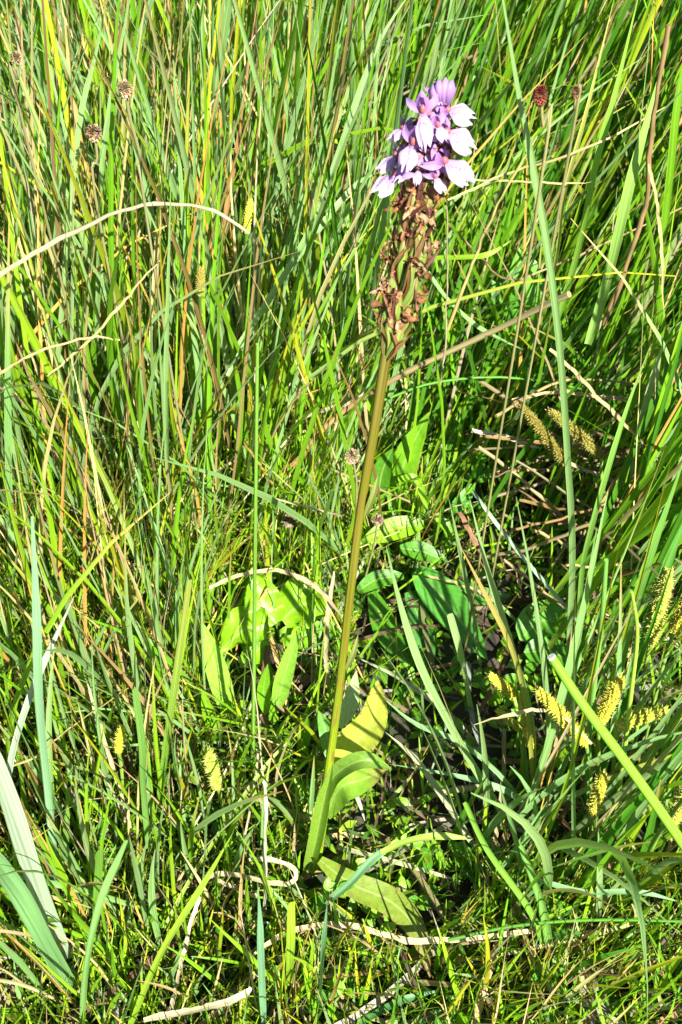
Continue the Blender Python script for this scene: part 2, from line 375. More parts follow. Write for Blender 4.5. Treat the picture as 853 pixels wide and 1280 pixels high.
def build_tussocks():
    for (px, py, n, rad, L, lx, pal, w, label) in TUSS:
        c = at_z(px, py, 0); c[2] = gz(c[0], c[1])
        t = thing('grass_tussock', c, label, 'grass tussock', 'grass tussocks of the meadow')
        for i in range(int(n*(1.5 if px < 420 else 1.25))):
            r = rad*math.sqrt(rs.rand()); a = rs.rand()*6.283
            x, y = c[0]+r*math.cos(a), c[1]+r*math.sin(a)*.8
            g = Geo(); ok, dead = one_blade(g, np.array([x, y, gz(x, y)-.003]), L*rs.uniform(.55, 1.15), lx*(.35 if px < 420 else .85), .15, pal, w*(.74 if px < 420 else .80))
            if ok: g.obj('dead_blade' if dead else 'blade', M_DEAD if dead else M_BLADE, t)

# ------------------------------------------------------------ uncountable growth (stuff)
def in_frame_bias():
    Y = .08+rs.rand()**1.0*1.25; x = rs.uniform(-1, 1)*(.16+.42*Y); return x, Y
def build_fill():
    g = Geo(); gd = Geo()
    for i in range(11500):                               # fine grass through the patch in view
        x, y = in_frame_bias(); near = y < .36
        L = rs.uniform(.025, .07) if near else rs.uniform(.08, .27)
        root = np.array([x, y, gz(x, y)-.003])
        if near and abs(x-.02) < .10 and y > .2 and rs.rand() < .35: continue
        pal = PAL_L if x < 0.02 else PAL_R
        dead = rs.rand() < .15
        one_blade(gd if dead else g, root, L, .12, .33, [('dead', 1)] if dead else pal[:-1], .0016 if near else .0021, n=6, flat=True)
    for i in range(11000):                               # the meadow outside the picture
        r = .2+rs.rand()**.7*3.6; a = rs.rand()*6.283; x, y = r*math.cos(a), .4+r*math.sin(a)
        if .05 < y < 1.3 and abs(x) < .16+.42*y: continue
        if math.hypot(x, y) < .18: continue
        L = rs.uniform(.1, .34) if math.hypot(x, y) > .5 else rs.uniform(.05, .16)
        one_blade(g, np.array([x, y, gz(x, y)-.003]), L, .12, .3, PAL_L[:-1] if rs.rand() < .5 else PAL_R[:-1], .004, n=5, flat=True)
    for i in range(23000):                              # short bright growth near the viewer
        y = rs.uniform(.09, .50); x = rs.uniform(-1, 1)*(.15+.36*y)
        if x > .03 and y > .2 and rs.rand() < .5: continue
        if abs(x-.05) < .06 and .2 < y < .36 and rs.rand() < .7: continue
        qx, qy, _d = project(np.array([[x, y, .02]]))
        if ((qx[0]-335)/85)**2+((qy[0]-815)/85)**2 < 1 and rs.rand() < .88: continue
        if qx[0] > 560 and qy[0] < 1080 and rs.rand() < .6: continue
        root = np.array([x, y, gz(x, y)-.002]); L = rs.uniform(.02, .055) if y < .25 else rs.uniform(.03, .13)*(1 if x < 0 else .6)
        dead = rs.rand() < .2
        one_blade(gd if dead else g, root, L, .05, .42, [('dead', 1)] if dead else [(LIME, .55), (GREEN, .25), (YELLOW, .06), (GLAUC, .14)], rs.uniform(.0008, .0018), n=5, flat=True)
    o = g.obj('meadow_grass', M_BLADE); o['kind'] = 'stuff'; o['label'] = 'fine green grass filling the meadow between the tussocks'; o['category'] = 'grass'
    for i in range(2600):                               # thatch lying on the soil
        x, y = in_frame_bias()
        if rs.rand() < .2: x += rs.normal(0, .5)
        z = gz(x, y)+rs.uniform(.001, .018); az = rs.rand()*6.283; L = rs.uniform(.02, .11)
        t = np.linspace(0, 1, 6); el = rs.normal(0, .12); k = rs.normal(0, .25)
        P = np.stack([x+np.cos(az+k*t)*L*(t-.5), y+np.sin(az+k*t)*L*(t-.5), np.maximum(z+el*L*(t-.5)+.006*np.sin(t*3.1), -.002)], 1)
        c = vary([STRAW, TAN, (.16, .10, .05), (.12, .08, .04), GREY, STRAW][rs.randint(6)], .3)*rs.uniform(.35, .9)
        ribbon(gd, P, .0024*rs.uniform(.4, 1.5)*np.clip((1.05-t)*3, .1, 1), np.tile(c, (6, 1)), (rs.normal(0, .4), rs.normal(0, .4), 1), wear=.2, flat=True)
    for i in range(34):                                 # the tangle of old stems right of centre
        x0, y0 = rs.uniform(560, 830), rs.uniform(465, 720); a = rs.normal(.15, .35); l = rs.uniform(60, 260)
        P = trace_([(x0, y0), (x0+l*.5*math.cos(a), y0+l*.5*math.sin(a)+rs.normal(0, 8)), (x0+l*math.cos(a), y0+l*math.sin(a))], 'F', rs.uniform(.03, .11), rs.uniform(.03, .11), 9)
        P = P+np.cumsum(rs.normal(0, .0008, (9, 3)), 0)
        tube(gd, P, pxw(P, rs.uniform(2.5, 5))/2, vary([TAN, BROWN, (.22, .17, .08), (.12, .08, .035), STRAW][rs.randint(5)], .25), wear=.22, k=5, cap=False)
    for i in range(260):                                # thin broken straws caught among the left-hand blades
        x0, y0 = rs.uniform(-40, 440), rs.uniform(-30, 900); a = rs.normal(-1.1, .55)*(1 if rs.rand() < .6 else -1); l = rs.uniform(60, 220)
        P = trace_([(x0, y0), (x0+l*.5*math.cos(a)+rs.normal(0, 6), y0+l*.5*math.sin(a)), (x0+l*math.cos(a), y0+l*math.sin(a))], 'F', .0+rs.uniform(.04, .2)*(1-max(0, y0)/1100), rs.uniform(.04, .2)*(1-max(0, y0)/1100), 9)
        if not clear_of_view(P, False): continue
        tube(gd, P, pxw(P, rs.uniform(1.2, 3.2))/2, vary(DEADS[rs.randint(6)], .25), wear=.15, k=4, cap=False)
    o = gd.obj('grass_litter', M_DEAD); o['kind'] = 'stuff'; o['label'] = 'dead straw and litter lying between the grass bases'; o['category'] = 'litter'
    g = Geo()                                           # small leaves of mosses and seedlings
    for i in range(3400):
        x, y = in_frame_bias()
        if rs.rand() < .55: x = rs.normal(.03, .09); y = rs.uniform(.1, .5)
        z = gz(x, y)+rs.uniform(0, .022); az = rs.rand()*6.283; L = rs.uniform(.0035, .010)
        if not clear_of_view(np.array([[x, y, z+.002]]), False): continue
        el = rs.uniform(-.2, .8); t = np.linspace(0, 1, 4)
        P = np.stack([x+np.cos(az)*L*t, y+np.sin(az)*L*t, z+el*L*t-.4*L*t*t], 1)
        leaf_surface(g, P, L*rs.uniform(.35, .6), vary([GREEN, LIME, DEEP][rs.randint(3)], .2), (rs.normal(0, .3), rs.normal(0, .3), 1), 'ovate', m=3)
    o = g.obj('ground_cover', M_LEAF); o['kind'] = 'stuff'; o['label'] = 'tiny leaves of low herbs and moss covering the soil'; o['category'] = 'ground cover'

# ------------------------------------------------------------ single blades and stems that can be picked out
def trace(pts, mode, a, b, n=16, rad=5, most=2, chance=.8):
    P = trace_(pts, mode, a, b, n); ox, oy, od = project(P); note(ox, oy, od, rad, most, chance); return P
def trace_(pts, mode, a, b, n=16):
    """first point = foot. 'U': upright, foot at height a, distance grows by b. 'F': lying, heights a -> b"""
    px = smooth_curve(np.array(pts, float), n)
    seg = np.r_[0, np.cumsum(np.hypot(*np.diff(px, axis=0).T))]; s = seg/seg[-1]
    if mode == 'U':
        f = at_z(*px[0], a); return np.array([at_y(x, y, f[1]+b*k) for (x, y), k in zip(px, s)])
    return np.array([at_z(x, y, a+(b-a)*k) for (x, y), k in zip(px, s)])
CAMV = lambda P: nrm(np.array([0, 0, CAM_H])-P.mean(0))
def pxw(P, w):                                          # a width in photo pixels -> metres at that depth
    return w/F*project(P)[2]
def hero(name, label, cat, pts, mode, a, b, w, col, kind='g', tip=.03, foot=.7, tw=.5, rnd=False, col2=None, group=None, wear=.1, n=16):
    if kind == 'dead' and n == 16: n = 26
    P = trace(pts, mode, a, b, n); t = np.linspace(0, 1, n)
    if kind == 'dead': w = w*.8; j = rs.normal(0, .00012, (n, 3)); P = P+j+np.cumsum(rs.normal(0, .00022, (n, 3)), 0)*np.sin(t*np.pi)[:, None]
    g = Geo(); W = pxw(P, w).mean()*np.ones(n)*.5+pxw(P, w)*.5
    cc = np.tile(vary(col, .06), (n, 1))*(1+.12*np.sin(t*rs.uniform(3, 8)+rs.rand()*6))[:, None]
    if kind == 'dead': W = W*(1+.1*np.sin(t*rs.uniform(15, 30)+rs.rand()*6))*rs.uniform(.88, 1.12, n); cc = cc*rs.uniform(.72, 1.18, (n, 1))*np.array([1, .97, .92])
    if col2 is not None: k = np.clip((t-.3)/.6, 0, 1)[:, None]; cc = np.asarray(col)*(1-k)+np.asarray(col2)*k
    if rnd: tube(g, P, W/2*np.interp(t, [0, 1], [1, max(tip, .55)]), cc, wear=wear, k=8)
    else:
        W = W*np.interp(t, [0, .15, 1], [foot, 1, 1])*np.clip((1.0-t)*3.0+tip, tip, 1)
        ribbon(g, P, W, cc, CAMV(P)+np.array([rs.normal(0, .15), 0, .1]), twist=np.sin(t*math.pi*1.5)*tw, fold=.18, wear=wear)
    o = g.obj(name, M_DEAD if kind == 'dead' else (M_STEM if rnd else M_BLADE))
    # the origin at the foot
    f = Vector(P[0]); o.data.transform(__import__('mathutils').Matrix.Translation(-f)); o.location = f
    return tag(o, label, cat, group)

GB, DB = 'single grass blades', 'single dead stems'
def gb(label, pts, mode, a, b, w, col, **k): return hero('grass_shoot', label, 'grass blade', pts, mode, a, b, w, col, group=GB, **k)
def db(label, pts, mode, a, b, w, col, **k): return hero('dead_stem', label, 'dead stem', pts, mode, a, b, w, col, kind='dead', group=DB, **k)

# dead stems
db('thick pale dead stem arching over the grass from the left edge', [(-40, 365), (0, 343), (60, 305), (140, 268), (200, 257), (265, 262), (312, 292)], 'F', .27, .24, 8.5, PALE, rnd=True, tip=.5)
db('olive brown dead stem with a cut end slanting behind the orchid', [(712, 368), (620, 412), (560, 440), (485, 478), (420, 520), (370, 575), (335, 608)], 'F', .20, .06, 10, (.26, .22, .10), rnd=True, tip=.7, col2=(.30, .15, .05))
db('white bent dead blade touching the orchid stem on the left', [(352, 560), (375, 525), (420, 506), (448, 494), (456, 484)], 'F', .07, .10, 7, PALE, tip=.6)
db('straight white dead stem between orchid stem and brown seed head', [(360, 642), (385, 600), (412, 555)], 'F', .04, .08, 6, PALE, tip=.6)
db('white dead blade folded into a loop left of the orchid base', [(247, 1120), (262, 1096), (290, 1092), (350, 1103), (371, 1100), (368, 1085), (345, 1076), (312, 1074)], 'F', .03, .05, 7, (.40, .34, .21), tip=.8, tw=.1)
db('short white dead blade lying just under the looped one', [(322, 1120), (290, 1108), (268, 1100)], 'F', .03, .03, 6, PALE, tip=.8)
db('long cream dead blade arching across the bottom of the picture', [(668, 1163), (600, 1172), (520, 1177), (480, 1168), (430, 1157), (370, 1165), (335, 1182), (310, 1200)], 'F', .03, .03, 9, (.38, .32, .18), tip=.35, tw=.2)
db('pale upright stub standing left of the orchid base', [(332, 1150), (331, 1060), (331, 978)], 'U', .0, .01, 6, (.5, .5, .33), tip=.9, rnd=True)
db('white dead stem slanting down from the loop to the bottom edge', [(212, 1275), (232, 1200), (250, 1120)], 'F', .01, .03, 7, PALE, tip=.7)
db('wide grey straw blade lying along the bottom edge at left', [(180, 1275), (240, 1262), (290, 1245), (314, 1234)], 'F', .03, .04, 11, (.42, .38, .24), tip=.5)
db('tall brown rush stem near the right edge with a cut top', [(755, 405), (785, 330), (808, 250), (818, 150), (836, 32)], 'U', .17, .02, 9, (.22, .14, .06), rnd=True, tip=.8)
db('thin dead stem hanging beside the tall brown rush stem', [(812, 205), (820, 260), (828, 330), (830, 400)], 'F', .27, .22, 5, STRAW)
db('grey thread-like dead stem hanging below the flower head', [(550, 485), (555, 440), (557, 340), (559, 258)], 'U', .14, .02, 3.4, (.30, .24, .15), rnd=True)
db('olive stem with a bent tip leaning right of the withered spike', [(560, 412), (592, 325), (627, 250), (672, 170)], 'U', .17, .03, 6, (.28, .23, .08), rnd=True)
db('long thin straw stem crossing above the dark red seed head level', [(560, 250), (640, 215), (740, 185), (860, 118)], 'F', .22, .25, 4, STRAW)
db('thin straw stem crossing right of the flower head', [(580, 225), (640, 225), (700, 228), (745, 177+50)], 'F', .22, .22, 3, STRAW)
db('pale folded dead blade pointing down at the right of the brown stems', [(688, 436), (730, 475), (777, 520), (838, 592)], 'F', .19, .12, 6, (.30, .24, .12))
db('long brown stem curving to the right edge above the spikes', [(560, 300-20), (600, 320), (640, 350), (700, 330), (853, 260)], 'F', .15, .2, 5, TAN, rnd=True)
for lab, pts, z0, z1, wd, cl in [
  ('uppermost of the horizontal dead stems right of centre', [(640, 500), (700, 492), (780, 500), (870, 512)], .13, .13, 6, (.34, .26, .14)),
  ('horizontal dead stem just above the two ochre spikes', [(620, 520), (700, 478), (770, 480), (870, 492)], .14, .12, 5, TAN),
  ('brown horizontal stem passing behind the two ochre spikes', [(600, 545), (680, 552), (760, 560), (870, 575)], .10, .10, 6, BROWN),
  ('grey broken stem ending left of the two ochre spikes', [(590, 538), (630, 548), (675, 560)], .09, .08, 8, (.40, .36, .27)),
  ('brown stem sloping down to the right below the ochre spikes', [(690, 570), (760, 595), (842, 620)], .10, .08, 6, (.32, .24, .15)),
  ('reddish brown stem lying below the ochre spikes', [(650, 625), (740, 640), (860, 600)], .07, .08, 6, BROWN),
  ('dark brown stem crossing low above the round green leaf', [(620, 590), (700, 650), (790, 720)], .06, .05, 5, (.2, .12, .06)),
  ('straw stem slanting over the dark gap right of centre', [(630, 700), (690, 745), (760, 800)], .05, .04, 6, (.36, .25, .14)),
  ('rusty stem lying left of the round green leaf', [(575, 640), (600, 690), (625, 750)], .05, .03, 8, (.20, .10, .05)),
  ('thin brown stem lying across the broad leaves', [(535, 720), (590, 735), (640, 760)], .05, .04, 4, TAN),
  ('pinkish dead blade at the foot of the right tussock', [(690, 1040), (715, 1000), (730, 975)], .0, .05, 8, (.30, .16, .09)),
  ('curled brown dead blade right of the cut green stub', [(685, 1130), (720, 1120), (760, 1090), (795, 1040)], .01, .04, 8, (.30, .18, .09)),
  ('pale brown dead blade low in the bottom right corner', [(830, 1270), (815, 1200), (800, 1150), (790, 1130)], .01, .03, 6, TAN),
  ('pale dead blade at bottom centre left of the orchid leaf', [(385, 1285), (365, 1230), (345, 1190)], .01, .03, 6, PALE),
  ('broad cream scrap lying at the bottom centre', [(372, 1228), (410, 1248), (460, 1258)], .01, .01, 7, PALE),
  ('brown dead stem arching over the round-leaved rosette', [(262, 735), (300, 722), (350, 720), (400, 745), (432, 775)], .06, .06, 7, (.36, .28, .17)),
  ('crumpled white dead blade left of the orchid stem', [(412, 860), (406, 810), (410, 760), (418, 715)], .02, .07, 8, PALE),
  ('straw blade crossing the tussock at the left edge', [(-5, 470), (40, 440), (100, 420), (150, 425)], .25, .24, 5, STRAW),
  ('thin straw stem slanting up right over the left tussocks', [(60, 470), (110, 430), (160, 375), (200, 325)], .2, .24, 4, STRAW),
  ('straw blade leaning from the left edge to mid left', [(115, 680), (105, 600), (75, 530), (30, 455)], .08, .24, 7, STRAW),
  ('bent straw blade low on the left crossing the long blade', [(-5, 965), (50, 945), (75, 920), (160, 860)], .12, .08, 4, STRAW),
  ('white dead blade leaning left in the lower left tussock', [(165, 1035), (140, 960), (120, 900), (108, 850)], .02, .09, 7, PALE),
]: db(lab, pts, 'F', z0, z1, wd, cl, rnd=wd <= 6 and rs.rand() < .35, tip=.3)
# rusty stems at the top
for lab, pts, cl, wd in [
  ('rusty brown stem at top centre-left in front of the tussocks', [(262, 430), (268, 350), (292, 200), (325, -20)], (.30, .15, .06), 7),
  ('orange-brown blade left of the rusty stem', [(245, 400), (262, 260), (270, 120), (280, -20)], (.34, .20, .04), 6),
  ('dark brown stem at the top left of the flower head', [(480, 120), (492, 60), (502, -20)], (.20, .12, .05), 6),
  ('tan blade with a dark edge near the rusty stem', [(275, 330), (300, 220), (318, 120), (340, -20)], (.42, .29, .15), 6),
  ('yellow and brown blade in the upper left', [(135, 420), (118, 250), (95, 120), (75, -20)], (.42, .30, .10), 7),
  ('brown-edged blade at the far upper left', [(48, 400), (22, 300), (5, 200), (-12, 120)], (.44, .32, .10), 7),
]: db(lab, pts, 'U', .10, .03, wd, cl)

# green blades
gb('longest grey-green blade running from the top edge down right of centre', [(708, 870), (716, 700), (711, 580), (700, 430), (683, 300), (662, 190), (645, 100), (624, -30)], 'U', 0, .03, 9, GLAUC, tip=.2, n=26)
gb('bright green blade right of the longest grey-green blade', [(690, 420), (722, 320), (747, 200), (767, 125), (802, -20)], 'U', .14, .03, 9, (.17, .33, .04))
gb('slender yellow-tinged blade leaning toward the top right', [(672, 420), (697, 320), (707, 240), (732, 145), (770, -10)], 'U', .14, .03, 6, (.34, .36, .08))
gb('widest pale-centred blade near the tall brown rush stem', [(735, 430), (752, 380), (772, 300), (792, 210), (826, 90)], 'U', .16, .03, 13, (.22, .36, .07), tip=.3)
gb('green blade standing against the right edge at the top', [(825, 330), (838, 220), (848, 120), (870, 0)], 'U', .18, .03, 10, GREEN)
gb('blue-green blade crossing the tall left tussocks furthest left', [(70, 470), (75, 420), (85, 300), (100, 150), (120, 65), (140, -30)], 'U', .14, .03, 7, GLAUC, n=20)
gb('blue-green blade just left of the upper brown seed head', [(121, 430), (124, 350), (128, 210), (145, 90), (168, -30)], 'U', .15, .03, 7, GLAUC, n=20)
gb('glaucous blade arching left of the withered spike', [(296, 435), (340, 370), (390, 285), (425, 190), (470, 60), (520, -20)], 'U', .15, .08, 9, GLAUC, n=20)
gb('second glaucous blade arching below its neighbour left of the spike', [(285, 470), (330, 385), (375, 320), (440, 235), (475, 215)], 'U', .14, .08, 8, GLAUC)
gb('thin upright green stalk passing over the round-leaved rosette', [(316, 960), (318, 800), (320, 600), (322, 430)], 'U', .02, .01, 6, (.13, .26, .03), rnd=True, tip=.6)
gb('grey-green blade with its pointed tip right of the orchid stem', [(640, 1035), (600, 970), (560, 900), (525, 830), (500, 755), (483, 683)], 'U', .01, .03, 10, (.19, .31, .10), tip=.1)
gb('pale cut blade stub right of the broad dark leaf', [(592, 900), (580, 830), (562, 767)], 'U', .01, .01, 9, (.25, .38, .13), tip=.9)
gb('grey-green blade leaning left over the dark gap', [(667, 1010), (664, 900), (640, 810), (610, 715), (586, 618)], 'U', .01, .03, 9, GLAUC)
gb('thin blade ending between the two leaning blades right of centre', [(600, 830), (590, 760), (575, 690), (560, 618)], 'U', .01, .02, 6, GLAUC)
gb('yellowing blade with rusty streaks right of centre', [(668, 1000), (660, 890), (640, 810), (605, 740), (573, 678)], 'U', .02, .02, 6.5, (.28, .30, .05), col2=(.30, .20, .07))
gb('flat blue-green blade arching right from the orchid leaf', [(675, 1080), (672, 1025), (640, 992), (580, 972), (486, 955)], 'F', .01, .06, 8, (.2, .36, .16))
gb('blade sweeping from the orchid leaf tip toward the cut stub', [(672, 1050), (640, 985), (580, 930), (520, 905), (478, 872)], 'F', .01, .08, 7, (.17, .33, .12))
gb('pink-tinged straight blade pointing up at the orchid leaf', [(600, 1070), (560, 1005), (520, 950), (482, 915)], 'F', .01, .06, 8, (.33, .34, .19))
gb('flat blue-green blade lying right of the cut stub', [(672, 1100), (730, 1115), (800, 1115), (853, 1128)], 'F', .05, .05, 7, (.16, .33, .13))
gb('long thin dark blade reaching the right edge low down', [(560, 1175), (640, 1158), (740, 1150), (870, 1152)], 'F', .04, .06, 5, DEEP, rnd=True, tip=.7)
gb('broadest pale grey blade in the bottom left corner', [(82, 1200), (60, 1140), (35, 1070), (10, 1000), (-30, 900)], 'U', .01, .01, 24, (.30, .38, .25), tip=.6, wear=.05)
gb('broad darker green blade beneath the pale grey one', [(88, 1235), (60, 1180), (25, 1120), (-25, 1055)], 'U', .01, .0, 24, (.13, .25, .09), tip=.7)
gb('grey bent blade tip rising from the broad pale blade', [(8, 985), (22, 920), (50, 840), (93, 745)], 'F', .12, .16, 9, (.24, .30, .19), tip=.1)
gb('long vertical blue-green blade at the lower left', [(72, 1120), (62, 1000), (50, 880), (46, 780), (40, 645)], 'U', .01, .02, 11, (.19, .36, .18), tip=.3, n=20)
gb('bright bowed blade at the bottom left with a squared tip', [(102, 1290), (110, 1200), (128, 1120), (158, 1050)], 'U', .0, .01, 9, (.19, .36, .10), tip=.5)
gb('long lime blade slanting to the bottom edge left of centre', [(160, 1290), (200, 1195), (250, 1112), (292, 1040)], 'U', .0, .03, 8, (.25, .38, .03))
gb('lime blade slanting parallel above the long lime blade', [(205, 1160), (250, 1080), (330, 960), (380, 910)], 'F', .02, .05, 5, (.25, .36, .05))
gb('green cut blade with a browned tip in the lower left', [(198, 1010), (206, 950), (222, 830), (236, 725)], 'U', .02, .01, 9, (.13, .27, .03), tip=.9, col2=(.24, .28, .05))
gb('green blade rising left of the browned cut blade', [(186, 1060), (180, 980), (178, 930), (168, 860)], 'U', .02, .01, 9, (.15, .31, .06), tip=.8)
gb('short cut green blade in the bottom left, left of two', [(70, 1090), (66, 1040), (62, 978)], 'U', .0, .0, 8, GREEN, tip=.95)
gb('short cut green blade in the bottom left, right of two', [(82, 1080), (83, 1030), (84, 986)], 'U', .0, .0, 8, (.16, .30, .05), tip=.95)
gb('squared off green blade standing over the bottom left litter', [(120, 1180), (122, 1120), (124, 1062)], 'U', .0, .0, 10, (.12, .26, .03), tip=.95)
gb('lime strap blade standing upright at the bottom centre', [(363, 1245), (364, 1190), (363, 1128)], 'U', .0, .0, 11, (.26, .42, .03), tip=.95)
gb('thin blue-green blade upright at bottom, left of the lime strap', [(330, 1285), (326, 1190), (322, 1100)], 'U', .0, .0, 9, (.17, .35, .17))
gb('thin blue-green blade upright at bottom, right of the lime strap', [(400, 1275), (404, 1200), (409, 1130)], 'U', .0, .0, 8, (.17, .35, .15))
gb('wide blue-green blade bending right at the orchid base', [(375, 1150), (430, 1112), (462, 1078), (480, 1062)], 'F', .01, .05, 10, (.17, .34, .15), tip=.9)
gb('wide lime blade lying level right of the orchid base', [(476, 1066), (510, 1052), (550, 1045), (592, 1048)], 'F', .05, .05, 9, (.26, .40, .06), tip=.2)
gb('dark green glossy blade curving along the bottom edge', [(435, 1290), (470, 1268), (510, 1248), (558, 1236)], 'F', .02, .02, 9, (.07, .2, .05))
gb('green blade bending left at mid right edge', [(722, 870), (727, 730), (740, 660), (778, 527), (814, 430)], 'U', .01, .03, 7, (.15, .3, .05), n=20)
gb('pale green folded blade hanging at the right above mid height', [(790, 600), (800, 540), (818, 470), (828, 430)], 'U', .1, .01, 10, (.27, .36, .16))
gb('broad green blade rising at the right edge, inner one', [(745, 960), (775, 840), (805, 720), (860, 560)], 'U', .01, .02, 12, (.13, .29, .05), n=20)
gb('broad green blade rising at the right edge, outer one', [(765, 930), (805, 800), (835, 700), (880, 600)], 'U', .02, .02, 12, (.10, .26, .04))
gb('upright green stem between the yellow sedge spikes', [(738, 1040), (735, 960), (740, 880), (752, 780), (758, 700)], 'U', .0, .01, 9, (.11, .26, .04), rnd=True, tip=.6)
gb('upright green stem right of the yellow sedge spikes', [(762, 1060), (778, 960), (790, 860), (797, 790), (790, 740)], 'U', .0, .01, 7, (.22, .34, .04), rnd=True)
gb('dark thin arc of grass above the lance-shaped leaf', [(480, 500), (545, 478), (640, 472), (760, 492), (860, 505)], 'F', .12, .12, 4, DEEP, rnd=True)
gb('thin lime blade level below the withered spike', [(545, 322), (580, 322), (610, 318), (640, 300)], 'F', .17, .18, 7, LIME)
gb('blue-green blade slanting down right of the withered spike', [(535, 340), (560, 375), (600, 410), (660, 440)], 'F', .17, .12, 6, GLAUC)
gb('fine blue-green blade slanting across the gap toward the spikes', [(592, 615), (640, 680), (700, 750), (760, 820)], 'F', .1, .04, 5, (.2, .33, .18))

db('pale drooping dead blade laid across the yellow spikes', [(740, 930), (705, 898), (675, 885), (635, 892), (592, 906)], 'F', .12, .12, 6, (.36, .33, .16), tip=.2)
# the thick cut rush stalk, with its pith showing
def cut_stalk():
    P = trace([(940, 1195), (890, 1110), (840, 1035), (780, 950), (728, 880), (690, 822)], 'F', .10, .20, 20)
    t = thing('cut_rush_stalk', P[0], 'thick bright green rush stalk with a pale cut end at lower right', 'rush stalk')
    g = Geo(); R = pxw(P, 13)/2; R = R.mean()*np.interp(np.linspace(0, 1, 20), [0, 1], [1.1, .85]); tube(g, P, R, np.tile((.13, .30, .018), (20, 1)), wear=.14, k=12, cap=False, ridge=.04); g.obj('stalk', M_STEM, t)
    d = nrm(P[-1]-P[-2]); g = Geo(); tube(g, np.array([P[-1]-d*.0004, P[-1]+d*.0006]), [R[-1]*.93]*2, (.72, .74, .6), wear=0, k=10); g.obj('cut_end', M_DEAD, t)
cut_stalk()
def stub():
    t = thing('cut_shoot', at_z(683, 1195, 0), 'forked green shoot with two squared ends right of the dead blade', 'cut shoot')
    for pts, w, c in [([(685, 1198), (664, 1140), (610, 1062), (582, 1002)], 9, (.16, .33, .04)), ([(690, 1200), (680, 1140), (668, 1100), (652, 1056)], 11, (.15, .32, .06))]:
        P = trace(pts, 'U', 0, .005); g = Geo(); ribbon(g, P, pxw(P, w)*np.linspace(1, .75, 16), np.tile(c, (16, 1)), CAMV(P), twist=np.linspace(0, .4, 16), fold=.35); g.obj('blade', M_BLADE, t)
    for pts in ([(682, 1150), (700, 1136), (728, 1140)], [(684, 1162), (705, 1168), (728, 1166)]):
        P = trace(pts, 'F', .02, .03, 9); g = Geo(); leaf_surface(g, P, float(pxw(P, 18).mean()), (.07, .22, .03), CAMV(P)); g.obj('leaf', M_LEAF, t)
stub()

# ------------------------------------------------------------ broad leaves
def plant(label, cat, name, foot, leaves, group=None):
    z = 0; f = at_z(*foot, z); f[2] = gz(f[0], f[1]); t = thing(name, f, label, cat, group)
    for (pts, mode, a, b, w, col, shape, wave) in leaves:
        P = trace(pts, mode, a, b, 13, 11, 1, .75); g = Geo()
        nv = CAMV(P)*.8+np.array([rs.normal(0, .15), 0, .5])
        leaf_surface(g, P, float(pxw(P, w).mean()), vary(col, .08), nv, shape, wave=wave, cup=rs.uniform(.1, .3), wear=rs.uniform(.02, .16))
        # stalk down to the foot
        if np.linalg.norm(P[0]-f) > .004:
            Q = smooth_curve([f+np.array([0, 0, -.002]), f*.45+P[0]*.55+np.array([0, 0, .004]), P[0]+(P[1]-P[0])*.5], 7); tube(g, Q, pxw(Q, 4)/2, vary(col, .1), k=5, cap=False)
        g.obj('leaf', M_LEAF, t)
    return t
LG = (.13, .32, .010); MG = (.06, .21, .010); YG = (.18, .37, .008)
plant('upright lance-shaped leaves just right of the orchid stem', 'leafy plant', 'broad_leaved_herb', (500, 670), [
 ([(492, 640), (505, 580), (537, 515)], 'U', .02, .02, 36, LG, 'lance', .04),
 ([(470, 640), (478, 590), (492, 560)], 'U', .02, .01, 26, MG, 'lance', .04),
 ([(498, 600), (520, 600), (536, 640)], 'F', .05, .04, 11, YG, 'strap', 0),
 ([(530, 655), (490, 662), (448, 680)], 'F', .03, .03, 32, YG, 'lance', .06),
 ([(540, 650), (560, 660), (560, 690)], 'F', .03, .02, 16, LG, 'lance', .06),
 ([(500, 685), (530, 690), (562, 703)], 'F', .03, .02, 26, MG, 'lance', .05)])
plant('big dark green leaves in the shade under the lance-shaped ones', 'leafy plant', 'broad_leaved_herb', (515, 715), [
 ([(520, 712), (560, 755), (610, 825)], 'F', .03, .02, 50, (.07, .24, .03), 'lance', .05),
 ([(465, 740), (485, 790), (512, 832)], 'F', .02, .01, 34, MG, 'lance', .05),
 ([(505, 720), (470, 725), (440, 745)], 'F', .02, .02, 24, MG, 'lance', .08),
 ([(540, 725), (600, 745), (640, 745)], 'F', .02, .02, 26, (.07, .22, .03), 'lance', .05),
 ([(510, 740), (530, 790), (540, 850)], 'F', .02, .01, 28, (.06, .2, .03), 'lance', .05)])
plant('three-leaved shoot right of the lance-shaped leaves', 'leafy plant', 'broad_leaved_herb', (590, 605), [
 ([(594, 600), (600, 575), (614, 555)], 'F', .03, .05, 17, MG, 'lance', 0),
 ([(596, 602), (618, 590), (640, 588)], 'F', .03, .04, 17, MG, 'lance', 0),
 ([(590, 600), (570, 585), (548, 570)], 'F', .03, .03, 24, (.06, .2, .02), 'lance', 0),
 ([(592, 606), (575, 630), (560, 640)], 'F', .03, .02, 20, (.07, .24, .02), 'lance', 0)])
plant('round bright-rimmed leaf in the dark gap right of centre', 'leafy plant', 'broad_leaved_herb', (660, 800), [
 ([(650, 800), (680, 775), (720, 790)], 'F', .02, .03, 50, (.10, .30, .03), 'round', .08),
 ([(655, 815), (690, 815), (715, 830)], 'F', .02, .02, 36, MG, 'ovate', .05)])
plant('pale dock leaf half hidden right of the withered spike', 'leafy plant', 'broad_leaved_herb', (650, 385), [
 ([(640, 385), (655, 355), (650, 310)], 'F', .10, .13, 52, (.12, .33, .04), 'ovate', .14),
 ([(650, 390), (625, 375), (615, 350)], 'F', .10, .12, 36, MG, 'ovate', .14),
 ([(655, 395), (640, 410), (615, 395)], 'F', .09, .10, 40, LG, 'ovate', .14)])
